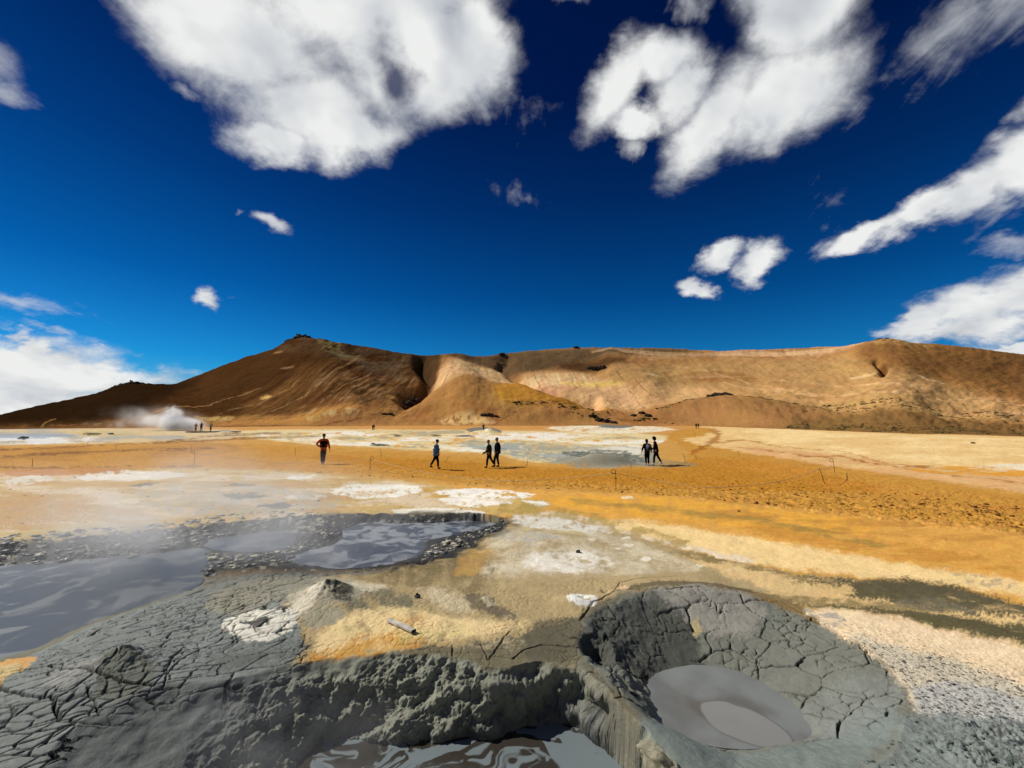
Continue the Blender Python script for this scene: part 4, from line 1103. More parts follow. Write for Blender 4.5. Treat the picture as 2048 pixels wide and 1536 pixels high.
# valley and spur
hp([(835, 705), (880, 705), (890, 735), (868, 775), (825, 800), (805, 800), (850, 770), (835, 735)], (62, 46, 28), 8, 0.9, warp=.5)  # valley shade put into the colour, on top of the relief
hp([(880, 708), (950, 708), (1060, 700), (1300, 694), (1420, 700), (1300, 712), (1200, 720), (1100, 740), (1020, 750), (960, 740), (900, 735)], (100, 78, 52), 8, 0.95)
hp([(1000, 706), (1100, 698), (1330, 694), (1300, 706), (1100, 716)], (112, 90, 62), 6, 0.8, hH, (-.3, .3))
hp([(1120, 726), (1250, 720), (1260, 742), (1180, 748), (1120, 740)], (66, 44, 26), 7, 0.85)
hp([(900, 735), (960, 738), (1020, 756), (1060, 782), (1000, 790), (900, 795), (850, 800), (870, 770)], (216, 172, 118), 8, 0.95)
hp([(905, 738), (960, 740), (1000, 755), (960, 765), (900, 762)], (208, 178, 120), 6, 0.75, hB, (-.2, .2))
hp([(780, 815), (850, 795), (950, 785), (1080, 790), (1200, 815), (1230, 845), (1000, 853), (700, 845)], (172, 122, 62), 9, 0.95)
hp([(985, 800), (1040, 782), (1100, 788), (1180, 812), (1230, 832), (1100, 828), (1000, 822)], (190, 130, 36), 8, 0.95)
hp([(780, 825), (900, 815), (1000, 830), (1000, 850), (850, 848)], (160, 104, 50), 8, 0.7, hN, (-.3, .2))
hp([(870, 848), (900, 838), (960, 838), (1000, 846), (940, 850)], (226, 188, 120), 4, 0.85, hB, (-.4, .1))
hp([(1030, 755), (1100, 742), (1180, 752), (1250, 770), (1300, 800), (1300, 835), (1200, 815), (1120, 795), (1060, 780)], (222, 174, 118), 9, 0.95)
hp([(1060, 770), (1140, 772), (1160, 790), (1110, 795)], (200, 136, 100), 7, 0.8, hB, (-.3, .2))
hp([(1050, 765), (1100, 745), (1200, 755), (1180, 775), (1090, 775)], (240, 204, 150), 7, 0.8, hS2, (-.2, .2))
hp([(1110, 765), (1180, 763), (1250, 768), (1255, 776), (1180, 778), (1120, 774)], (236, 196, 96), 4, 0.9, hB, (-.4, .1))
# right-hand slope
hp([(1180, 745), (1400, 720), (1700, 712), (1740, 740), (2000, 800), (2100, 850), (1700, 850), (1500, 815), (1330, 805), (1250, 775)], (186, 142, 84), 14, 0.95)
hp([(1250, 775), (1400, 770), (1500, 800), (1400, 830), (1300, 830)], (214, 166, 108), 10, 0.8)
hp([(1400, 702), (1740, 690), (1700, 708), (1560, 714), (1440, 716)], (224, 180, 130), 6, 0.8, hH, (-.4, .1))
hp([(1180, 702), (1420, 703), (1440, 712), (1280, 718), (1180, 712)], (196, 156, 112), 5, 0.8, hH, (-.2, .2))
hp([(1350, 745), (1440, 738), (1540, 745), (1500, 765), (1400, 768)], (150, 98, 46), 9, 0.75, hH, (-.3, .2))
hp([(1500, 760), (1700, 770), (1760, 790), (1600, 790), (1480, 775)], (170, 116, 62), 10, 0.6, hH, (-.2, .2))
hp([(1740, 690), (1820, 684), (2900, 690), (2900, 880), (2048, 800), (1900, 770), (1760, 760), (1700, 730)], (144, 98, 48), 20, 0.9)  # far right: browns here and below carry a painted cloud shadow
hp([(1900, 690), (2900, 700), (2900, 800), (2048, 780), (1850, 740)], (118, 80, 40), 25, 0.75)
hp([(1740, 690), (1860, 690), (1860, 704), (1780, 702), (1740, 700)], (192, 150, 84), 5, .8, hB, (-.3, .2))
hp([(1755, 745), (1775, 742), (1778, 762), (1760, 766)], (96, 58, 26), 5, 0.85, warp=.3)
for pl in ([(1690, 766), (1720, 763), (1760, 767), (1720, 769)], [(1830, 768), (1870, 772), (1900, 776), (1850, 775)], [(1280, 757), (1330, 756), (1300, 760)]):
    hp(pl, (236, 198, 140), 2.5, 0.9, warp=.4)
hp([(1500, 770), (1900, 790), (2900, 830), (2900, 860), (2000, 835), (1700, 815), (1500, 800)], (206, 160, 100), 12, 0.7, hH, (-.2, .3))
hp([(1300, 835), (1360, 815), (1440, 804), (1540, 812), (1700, 832), (1900, 848), (2300, 870), (2900, 900), (2048, 878), (1700, 868), (1500, 860), (1350, 852)], (154, 110, 60), 6, 0.95)
hp([(1600, 835), (1900, 848), (2900, 880), (2900, 905), (2048, 876), (1700, 866), (1560, 858)], (118, 88, 46), 6, 0.8)
hp([(1230, 840), (1300, 828), (1380, 815), (1340, 845), (1280, 850)], (150, 96, 44), 6, 0.8, hN, (-.3, .2))
hp([(1000, 822), (1200, 822), (1230, 830), (1100, 830)], (110, 76, 36), 4, 0.7, hB, (-.2, .2))
hB2 = fbm(HX / 4.5, ROW / 3.2, 3, 156, 0.65)
def hstroke(pts, w, rgb, op=0.6, brk=None):
    qx, qy = HX + .6 * hwarp, ROW + hw2 * 0.4
    d = line_d(qx, qy * 1.6, [(a, b * 1.6) for a, b in pts])
    k = sstep(w, w * 0.2, d) * op * sstep(-0.5, 0.2, hB + (hS2 if brk is None else brk))
    HC[:] = HC * (1 - k[..., None]) + np.array(srgb(*rgb), f32) * k[..., None]
for pts in ([(500, 838), (610, 795), (690, 748), (735, 700)], [(560, 842), (640, 802), (690, 765), (724, 740)], [(640, 818), (715, 775), (765, 735)], [(600, 800), (660, 770), (700, 740)], [(690, 815), (750, 775), (790, 750)],
            [(430, 835), (520, 805), (600, 765)], [(300, 845), (420, 812), (520, 775)], [(720, 822), (775, 790), (812, 760)]):
    hstroke(pts, 2.6, (178, 134, 84), 0.6)
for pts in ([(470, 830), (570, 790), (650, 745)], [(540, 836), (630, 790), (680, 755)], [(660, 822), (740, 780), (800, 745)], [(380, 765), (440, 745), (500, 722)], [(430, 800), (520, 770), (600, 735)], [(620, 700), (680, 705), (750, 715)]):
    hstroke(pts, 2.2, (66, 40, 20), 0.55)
hstroke([(78, 854), (88, 846), (110, 838)], 2.2, (150, 112, 54), 0.9, brk=hB * 0 + 1)
hstroke([(100, 850), (300, 852), (420, 846), (560, 836)], 2.0, (150, 104, 56), 0.6)
for pts in ([(1300, 720), (1420, 745), (1560, 780), (1750, 808), (2048, 838)], [(1440, 765), (1600, 790), (1800, 812)], [(1560, 760), (1760, 790), (2048, 812)], [(1100, 790), (1180, 812), (1280, 832)], [(1700, 780), (1900, 812), (2100, 835)], [(940, 745), (985, 760), (1050, 780)]):
    hstroke(pts, 3.2, (222, 180, 124), 0.5, brk=hH)
for pts in ([(1060, 740), (1075, 765), (1090, 785)], [(1140, 748), (1150, 775), (1170, 800)], [(1230, 745), (1262, 790), (1290, 825)], [(1190, 780), (1215, 805), (1240, 822)], [(1270, 770), (1300, 800)], [(905, 740), (900, 770), (880, 800)], [(960, 742), (955, 765), (940, 790)],
            [(1100, 826), (1060, 828), (1020, 836), (985, 850)], [(1010, 822), (1120, 824), (1210, 833), (1250, 842)], [(740, 840), (700, 845), (640, 850)], [(820, 815), (790, 825), (740, 838)]):
    hstroke(pts, 1.8, (104, 68, 36), 0.7, brk=hB)
streak = 1 + 0.12 * hB2 + (0.12 * hS + 0.12 * hS2) * np.interp(HX, [0, 900, 1200], [1.3, 1.0, 0.55]) + 0.10 * hH + 0.06 * hB
HC *= np.clip(streak, 0.5, 1.5)[..., None]
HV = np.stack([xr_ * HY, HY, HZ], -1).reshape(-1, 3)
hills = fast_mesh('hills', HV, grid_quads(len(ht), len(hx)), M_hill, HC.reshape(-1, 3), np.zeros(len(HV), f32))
tag(hills, kind='structure')

# ------------------------------------------------------------------ plain materials
def simple(name, rgb, rough=0.8, spec=0.3, var=0.25, scale=20, metal=0.0, rgb2=None, bump=0.0, bscale=30):
    m = bpy.data.materials.new(name); m.use_nodes = True
    g = NT(m.node_tree); g.n.clear()
    out = g.add('ShaderNodeOutputMaterial'); b = g.add('ShaderNodeBsdfPrincipled'); g.l.new(b.outputs[0], out.inputs[0])
    P = g.add('ShaderNodeTexCoord').outputs['Object']
    c = srgb(*rgb)
    c2 = srgb(*rgb2) if rgb2 else tuple(q * (1 - var) for q in c)
    n = g.noise(P, scale, 5, 0.6)
    g.put(b.inputs['Base Color'], g.mix(g.maprange(n, 0.35, 0.65), c2, c))
    b.inputs['Roughness'].default_value = rough
    b.inputs['Specular IOR Level'].default_value = spec
    b.inputs['Metallic'].default_value = metal
    if bump:
        bp = g.add('ShaderNodeBump'); bp.inputs['Strength'].default_value = bump; bp.inputs['Distance'].default_value = 0.02
        g.put(bp.inputs['Height'], g.noise(P, bscale, 5, 0.65)); g.put(b.inputs['Normal'], bp.outputs[0])
    return m

def link_bm(name, bm, mat, parent=None, smooth=True):
    me = bpy.data.meshes.new(name)
    if smooth:
        for f in bm.faces: f.smooth = True
    bm.normal_update()
    bm.to_mesh(me); bm.free()
    me.materials.append(mat)
    o = bpy.data.objects.new(name, me); C.objects.link(o)
    if parent: o.parent = parent
    return o

def tube(bm, pts, r, sides=8, caps=True):
    rings = []
    n = len(pts)
    rr = r if isinstance(r, (list, tuple)) else [r] * n
    up = Vector((0, 0, 1))
    for i, p in enumerate(pts):
        p = Vector(p)
        t = (Vector(pts[min(i + 1, n - 1)]) - Vector(pts[max(i - 1, 0)])).normalized()
        a = t.cross(up)
        if a.length < 0.05: a = t.cross(Vector((1, 0, 0)))
        a.normalize(); b = t.cross(a)
        rings.append([bm.verts.new(p + a * math.cos(2 * math.pi * k / sides) * rr[i] + b * math.sin(2 * math.pi * k / sides) * rr[i]) for k in range(sides)])
    for q in range(n - 1):
        for k in range(sides):
            bm.faces.new((rings[q][k], rings[q][(k + 1) % sides], rings[q + 1][(k + 1) % sides], rings[q + 1][k]))
    if caps:
        bm.faces.new(rings[0][::-1]); bm.faces.new(rings[-1])

def empty(name, loc, rz=0.0):
    o = bpy.data.objects.new(name, None); C.objects.link(o)
    o.location = loc; o.rotation_euler = (0, 0, rz); o.empty_display_size = 0.2
    return o

# ------------------------------------------------------------------ rocks
M_rock = simple('dark_lava_rock', (72, 56, 42), 0.95, 0.15, rgb2=(40, 32, 26), scale=0.8, bump=0.8, bscale=4)
M_rock2 = simple('brown_rock', (120, 84, 48), 0.95, 0.15, rgb2=(74, 50, 30), scale=0.6, bump=0.8, bscale=4)
M_stone = simple('grey_stone', (78, 76, 72), 0.8, 0.3, rgb2=(44, 44, 44), scale=14, bump=0.6, bscale=40)

def lump(bm, c, sx, sy, sz, seed, sub=3, amp=0.35):
    res = bmesh.ops.create_icosphere(bm, subdivisions=sub, radius=1.0)
    v = res['verts']
    co = np.array([q.co[:] for q in v], f32)
    d = fbm3(co[:, 0] * 1.3 + seed, co[:, 1] * 1.3, co[:, 2] * 1.3, 4, seed % 50, 0.6)
    d2 = np.round(pn3(co[:, 0] * 2 + seed, co[:, 1] * 2, co[:, 2] * 2, 3) * 4) / 4
    for q, a, b in zip(v, d, d2):
        k = 1 + amp * float(a) * 1.6 + amp * 0.5 * float(b)
        q.co = Vector((q.co.x * k * sx + c[0], q.co.y * k * sy + c[1], q.co.z * k * sz + c[2]))

HROW = ROW.copy()
def hill_at(px, row):
    """surface point of the hills nearest to a place named by outline column and row"""
    j = int(np.argmin(np.abs(hx - px)))
    col = HROW[ht <= 1.0][:, j]
    i = int(np.argmin(np.abs(col - row)))
    v = HV.reshape(len(ht), len(hx), 3)[i, j]
    return float(v[0]), float(v[1]), float(v[2])

def outcrop(name, label, lumps, mat=M_rock, cat='rock', seed=1, group=None, flat=False):
    """lumps: (px, row, half width px, half height px)"""
    pts = [hill_at(a, b) for a, b, _, _ in lumps]
    cx = sum(p[0] for p in pts) / len(pts); cy = sum(p[1] for p in pts) / len(pts); cz = min(p[2] for p in pts)
    bm = bmesh.new()
    for k, ((a, b, hw, hh), p) in enumerate(zip(lumps, pts)):
        s_ = p[1] / F
        lump(bm, (p[0] - cx, p[1] - cy, p[2] - cz), hw * s_, hw * s_ * 0.8, hh * 1.35 * s_, seed * 7 + k, 3, 0.45)
    o = link_bm(name, bm, mat, smooth=False)
    o.location = (cx, cy, cz)
    return tag(o, label, cat, group)
outcrop('rock_outcrop', 'dark jagged rock crowning the highest peak of the brown hill', [(578, 690, 10, 6), (590, 685, 12, 8), (602, 682, 14, 11), (616, 684, 12, 8), (630, 687, 12, 4), (640, 689, 10, 3)], seed=2)
outcrop('rock_outcrop', 'black flat-topped crag on the low left shoulder of the hill', [(238, 778, 12, 5), (250, 775, 14, 8), (265, 773, 16, 9), (282, 773, 12, 8), (295, 775, 10, 4)], seed=3)
outcrop('rock_outcrop', 'brown rocks on the skyline above the smooth right-hand slope', [(1752, 686, 8, 5), (1762, 683, 9, 6), (1774, 682, 9, 6), (1786, 685, 9, 3)], M_rock2, seed=4)
outcrop('rock_outcrop', 'dark pile of rock on top of the low brown knoll', [(1424, 806, 10, 4), (1436, 804, 11, 6), (1447, 804, 10, 5), (1458, 806, 9, 3)], seed=5)
outcrop('rock_outcrop', 'dark crag in the shaded hollow under the middle of the ridge', [(1178, 738, 8, 4), (1190, 740, 11, 5), (1205, 742, 8, 4)], seed=6)
outcrop('rock_outcrop', 'broken dark rocks in the gully at the foot of the cream spur', [(806, 800, 8, 4), (818, 793, 11, 5), (832, 788, 9, 5)], seed=7)
outcrop('rock_outcrop', 'dark bank of rocks at the hill foot behind the white flat', [(1198, 842, 10, 4), (1212, 844, 9, 4), (1185, 838, 8, 3), (1225, 846, 8, 3)], seed=8)
outcrop('rock_outcrop', 'small dark rocks on the brown slope above the grey mound', [(966, 840, 6, 2.2), (978, 839, 8, 2.8), (990, 840, 6, 2)], seed=9)
outcrop('rock_outcrop', 'low dark ledge on the slope left of the small grey mound', [(770, 832, 7, 2), (780, 832, 6, 2)], seed=10)
outcrop('rock_outcrop', 'scattered dark rocks where the knoll meets the ochre slope', [(1283, 834, 7, 3), (1296, 838, 7, 3), (1268, 836, 6, 2.5), (1310, 841, 5, 2)], seed=11)
outcrop('rock_outcrop', 'single dark boulder on the skyline left of centre', [(918, 709, 6, 2.5), (1005, 708, 7, 2.5)][:1], seed=12)
outcrop('rock_outcrop', 'little dark knob on the skyline where the long ridge begins', [(1005, 709, 7, 3)], seed=13)
outcrop('rock_outcrop', 'dark speck of rock on the highest part of the middle ridge', [(1152, 695, 6, 2.5)], seed=14)

def ground_stone(px, py, w, h, label, seed, mat=M_stone, name='stone'):
    x, y, z = at(px, py)
    s_ = y / F
    bm = bmesh.new(); lump(bm, (0, 0, h * s_ * 0.35), w * s_, w * s_ * 0.8, h * s_, seed, 2, 0.4)
    o = link_bm(name, bm, mat, smooth=False); o.location = (x, y, z)
    return tag(o, label, 'stone')
ground_stone(835, 1195, 5.5, 6, 'pointed dark stone on the beige crust above the wooden plank', 31)
ground_stone(1156, 1105, 4.5, 4, 'small dark stone on the pale crust behind the crater', 32)
ground_stone(1946, 887, 4, 2.4, 'reddish lone stone on the cream flat at the far right', 33, M_rock2)
ground_stone(1478, 1023, 3, 1.6, 'small brown clod alone at the near edge of the trodden path', 34, M_rock2)
ground_stone(746, 888, 4, 1.6, 'dark lump on the white crust behind the curled rope post', 35)
ground_stone(46, 878, 8, 4, 'black lump on the white streak at the far left', 36)
ground_stone(222, 869, 5, 2.4, 'dark lump on the pale far flats left of the steam vent', 37)

# ------------------------------------------------------------------ plank lying on the crust
M_wood = simple('weathered_wood', (206, 200, 190), 0.85, 0.2, rgb2=(164, 156, 148), scale=9, bump=0.4)
M_woodend = simple('charred_wood', (46, 42, 38), 0.9, 0.2, rgb2=(24, 22, 20), scale=20)
A = Vector(at(777, 1244)); B = Vector(at(827, 1267))
dirp = (B - A); Lp = dirp.length; rz = math.atan2(dirp.y, dirp.x)
pl = empty('wooden_plank', (A.x, A.y, (A.z + B.z) / 2 + 0.012), rz)
bm = bmesh.new()
nseg = 10; wd, th = 0.062, 0.030
secs = []
for i in range(nseg + 1):
    t = i / nseg
    j = 0.002 * math.sin(i * 2.3)
    zc_ = 0.012 * math.sin(t * 2.5) * 0.4
    secs.append([bm.verts.new((t * Lp, sy * (wd / 2 + j), zc_ + sz * th / 2 + th / 2)) for sy, sz in ((-1, -1), (1, -1), (1, 1), (-1, 1))])
for a_, b_ in zip(secs[:-1], secs[1:]):
    for k in range(4): bm.faces.new((a_[k], a_[(k + 1) % 4], b_[(k + 1) % 4], b_[k]))
bm.faces.new(secs[0][::-1]); bm.faces.new(secs[-1])
bmesh.ops.bevel(bm, geom=[e for e in bm.edges if abs((e.verts[0].co - e.verts[1].co).x) > 1e-3], offset=0.003, segments=1, affect='EDGES')
link_bm('board', bm, M_wood, pl, smooth=False)
bm = bmesh.new()
bmesh.ops.create_cube(bm, size=1.0, matrix=Matrix.Translation((Lp + 0.005, 0, th / 2 + 0.002)) @ Matrix.Diagonal((0.012, wd + 0.006, th + 0.004, 1)))
bmesh.ops.bevel(bm, geom=list(bm.edges), offset=0.003, segments=1, affect='EDGES')
link_bm('charred_end', bm, M_woodend, pl, smooth=False)
tag(pl, 'short grey wooden plank with a dark end lying on the beige crust', 'plank')

# ------------------------------------------------------------------ rope posts, stakes, ropes
M_iron = simple('rusty_iron', (70, 44, 30), 0.7, 0.4, rgb2=(40, 28, 22), scale=30, metal=0.3)
M_rope = simple('pale_rope', (214, 196, 160), 0.9, 0.2, rgb2=(180, 160, 120), scale=60)
def hgt(px, y0, y1):
    x, y, z = at(px, y1)
    return (y1 - y0) / F * y
def curl_post(px, y0, y1, label, side=-1, lean=0.0):
    x, y, z = at(px, y1)
    h = (y1 - y0) / F * y
    r = 0.085 if side else 0
    pts = [(0, 0, -0.05), (lean * h * .3, 0, h * .3), (lean * h * .6, 0, h * .6)]
    top = Vector((lean * (h - r), 0, h - r))
    for k in range(0, 13):
        a = k / 12 * math.radians(330)
        pts.append((top.x + side * (r - r * math.cos(a)), 0.01 * k / 12, top.z + r * math.sin(a)))
    bm = bmesh.new(); tube(bm, pts, 0.011, 7)
    o = link_bm('rope_post', bm, M_iron); o.location = (x, y, z)
    tag(o, label, 'post', 'rusty posts that carry the path ropes')
    return Vector((x + top.x + side * r, y, z + top.z - r * 0.7))
def stake(px, y0, y1, label, lean=0.0):
    x, y, z = at(px, y1)
    h = (y1 - y0) / F * y
    bm = bmesh.new(); tube(bm, [(0, 0, -0.05), (lean * h * 0.5, 0, h * 0.5), (lean * h, 0, h)], [0.012, 0.011, 0.009], 7)
    bmesh.ops.create_icosphere(bm, subdivisions=1, radius=0.016, matrix=Matrix.Translation((lean * h, 0, h)))
    o = link_bm('marker_stake', bm, M_iron); o.location = (x, y, z)
    tag(o, label, 'stake', 'thin iron stakes along the path')
    return Vector((x + lean * h, y, z + h * 0.95))
pA = curl_post(388, 902, 928, 'curled rope post left of the man in the orange jacket', -1)
pB = curl_post(740, 914, 941, 'curled rope post between the orange-jacketed man and the walker in blue', 1)
pC = curl_post(1232, 940, 978, 'nearest and tallest curled rope post, right of the three walkers', -1)
pD = curl_post(1670, 918, 945, 'leaning curled rope post on the right beyond the path', -1, lean=-0.10)
pE = stake(1650, 938, 968, 'leaning straight stake just left of the right-hand curled post', lean=-0.3)
for px, a, b, ln, lb in ((64, 918, 935, 0.0, 'upright stake farthest to the left of the path'), (174, 881, 890, 0.25, 'short leaning stake near the far pale flats on the left'), (231, 893, 902, 0.2, 'small stake on the brown path below the far steam vent'),
                         (381, 893, 907, 0.12, 'faint stake just behind the left curled post'), (590, 896, 911, 0.0, 'thin stake left of the man in the orange jacket'), (763, 898, 913, -0.15, 'thin stake behind the second curled post'),
                         (891, 914, 925, 0.5, 'slanting stake just right of the walker in the blue jacket'), (1053, 916, 932, 0.2, 'stake right of the walking pair, at the edge of the grey mud'), (1262, 918, 932, 0.0, 'stake in front of the grey mud mound'),
                         (1372, 908, 924, -0.35, 'leaning stake right of the hooded walker'), (1394, 911, 919, -0.5, 'tiny tilted stake by the bend of the path'), (1391, 865, 875, 0.0, 'far stake in front of the two distant people on the right'),
                         (1400, 887, 898, 0.0, 'stake at the tip of the cream flat'), (1480, 901, 913, -0.35, 'tilted stake on the border of the cream flat'), (1358, 881, 890, 0.0, 'faint stake at the far bend of the path')):
    stake(px, a, b, lb, ln)
def rope(p, q, mid, label):
    """hangs from p to q through the ground-near points mid (px, py, height)"""
    pts = [p]
    for a, b, hz in mid:
        x, y, z = at(a, b + hz)
        r_ = ray(a, b); k = y / r_.y
        pts.append(Vector((x, y, CZ + r_.z * k)))
    pts.append(q)
    fine_ = []
    n = len(pts)
    for i in range(n - 1):
        p0, p1, p2, p3 = pts[max(i - 1, 0)], pts[i], pts[i + 1], pts[min(i + 2, n - 1)]
        for k in range(10):
            t = k / 10
            fine_.append(0.5 * ((2 * p1) + (p2 - p0) * t + (2 * p0 - 5 * p1 + 4 * p2 - p3) * t * t + (3 * p1 - p0 - 3 * p2 + p3) * t ** 3))
    fine_.append(pts[-1])
    bm = bmesh.new(); tube(bm, [tuple(v) for v in fine_], 0.011, 5)
    o = link_bm('rope', bm, M_rope)
    tag(o, label, 'rope', 'ropes strung along the path')
rope(pA, pB, [(450, 914, 16), (540, 925, 6), (645, 927.5, 6)], 'pale rope sagging from the left curled post past the orange-jacketed man')
rope(pB, pC, [(800, 934, 16), (900, 953, 8), (1010, 962, 6), (1120, 957, 14)], 'long pale rope sagging in front of the three middle walkers')
rope(pC, pE, [(1290, 957, 16), (1400, 974, 6), (1500, 971, 8), (1580, 958, 14)], 'pale rope sagging low over the trodden path on the right')
rope(pE, pD, [(1660, 936, 24)], 'short piece of rope between the leaning stake and the right curled post')

# ------------------------------------------------------------------ boardwalk by the far vent
M_deck = simple('dark_timber', (52, 42, 34), 0.9, 0.2)
x0, y0, z0 = at(376, 865); x1, y1, z1 = at(472, 865)
bw = empty('boardwalk', (x0, y0, z0))
Lb = x1 - x0
nb = 24
bme = None
for i in range(nb):
    bm = bmesh.new()
    bmesh.ops.create_cube(bm, size=1.0, matrix=Matrix.Translation((0, 0, 0)) @ Matrix.Diagonal((Lb / nb * 0.92, 1.3, 0.05, 1)))
    if bme is None:
        o = link_bm('plank', bm, M_deck, bw, smooth=False); bme = o.data
    else:
        bm.free(); o = bpy.data.objects.new('plank', bme); C.objects.link(o); o.parent = bw
    o.location = ((i + 0.5) * Lb / nb, 0, 0.20 + 0.01 * math.sin(i * 3.7))
for sy in (-0.6, 0.6):
    bm = bmesh.new()
    bmesh.ops.create_cube(bm, size=1.0, matrix=Matrix.Translation((Lb / 2, sy, 0.10)) @ Matrix.Diagonal((Lb, 0.08, 0.14, 1)))
    link_bm('beam', bm, M_deck, bw, smooth=False)
tag(bw, 'low dark boardwalk under the three far people beside the steam vent', 'boardwalk')

# ------------------------------------------------------------------ people
def skin_bake(verts, edges, radii, root=0, sub=2):
    me = bpy.data.meshes.new('tmp')
    me.from_pydata([tuple(v) for v in verts], edges, [])
    o = bpy.data.objects.new('tmp', me); C.objects.link(o)
    md = o.modifiers.new('skin', 'SKIN'); md.use_smooth_shade = True
    lay = me.skin_vertices[0].data if me.skin_vertices else None
    if lay is None:
        bmx = bmesh.new(); bmx.from_mesh(me); bmx.verts.layers.skin.verify(); bmx.to_mesh(me); bmx.free()
        lay = me.skin_vertices[0].data
    for i, r in enumerate(radii):
        lay[i].radius = r if isinstance(r, tuple) else (r, r)
        lay[i].use_root = (i == root)
    sb = o.modifiers.new('sub', 'SUBSURF'); sb.levels = sub; sb.render_levels = sub
    dg = bpy.context.evaluated_depsgraph_get(); dg.update()
    ev = o.evaluated_get(dg)
    m2 = ev.to_mesh()
    bm = bmesh.new(); bm.from_mesh(m2)
    ev.to_mesh_clear()
    bpy.data.objects.remove(o); bpy.data.meshes.remove(me)
    return bm

def head_bm(bm, c, yaw, pitch, s=1.0):
    res = bmesh.ops.create_icosphere(bm, subdivisions=3, radius=1.0)
    M = Matrix.Translation(c) @ Matrix.Rotation(yaw, 4, 'Z') @ Matrix.Rotation(pitch, 4, 'Y')
    for v in res['verts']:
        x, y, z = v.co
        jaw = 1 - 0.28 * max(0, -z) ** 1.2
        X_, Y_, Z_ = x * 0.098 * jaw, y * 0.076 * jaw, z * 0.118
        nose = math.exp(-((y / 0.16) ** 2 + ((z + 0.12) / 0.22) ** 2)) if x > 0 else 0
        X_ += 0.022 * nose
        eye = math.exp(-(((abs(y) - 0.38) / 0.16) ** 2 + ((z - 0.05) / 0.12) ** 2)) if x > 0 else 0
        X_ -= 0.010 * eye
        mouth = math.exp(-((y / 0.3) ** 2 + ((z + 0.52) / 0.07) ** 2)) if x > 0 else 0
        X_ -= 0.006 * mouth
        ear = math.exp(-(((x + 0.05) / 0.16) ** 2 + ((z + 0.02) / 0.22) ** 2))
        Y_ += math.copysign(0.014 * ear, y) if abs(y) > 0.5 else 0
        v.co = M @ Vector((X_ * s, Y_ * s, Z_ * s))
    return M

def hand_bm(bm, wrist, d, side, s=1.0):
    d = d.normalized()
    nrm = Vector((0, side, 0))
    if abs(d.dot(nrm)) > 0.9: nrm = Vector((1, 0, 0))
    w = d.cross(nrm).normalized()
    pc = wrist + d * 0.045 * s
    M = Matrix((w, nrm, d)).transposed().to_4x4()
    bmesh.ops.create_cube(bm, size=1.0, matrix=Matrix.Translation(pc) @ M @ Matrix.Diagonal((0.075 * s, 0.028 * s, 0.085 * s, 1)))
    for k, L in enumerate((0.070, 0.080, 0.075, 0.058)):
        b0 = wrist + d * 0.085 * s + w * (0.028 - 0.018 * k) * s
        tube(bm, [b0, b0 + d * L * .5 * s - nrm * .006, b0 + d * L * s - nrm * 0.022 * s], [0.009 * s, 0.008 * s, 0.006 * s], 6)
    b0 = wrist + d * 0.03 * s + w * 0.036 * s
    tube(bm, [b0, b0 + d * 0.03 * s + w * 0.02 * s, b0 + d * 0.06 * s + w * 0.024 * s], [0.012 * s, 0.010 * s, 0.007 * s], 6)

_mats = {}
def cloth(rgb, name='cloth'):
    k = (name,) + tuple(rgb)
    if k not in _mats: _mats[k] = simple(name, tuple(c_ * (0.62 if max(rgb) < 100 else 0.86) for c_ in rgb), 0.95, 0.08, 0.35, 8, bump=0.3, bscale=25)
    return _mats[k]

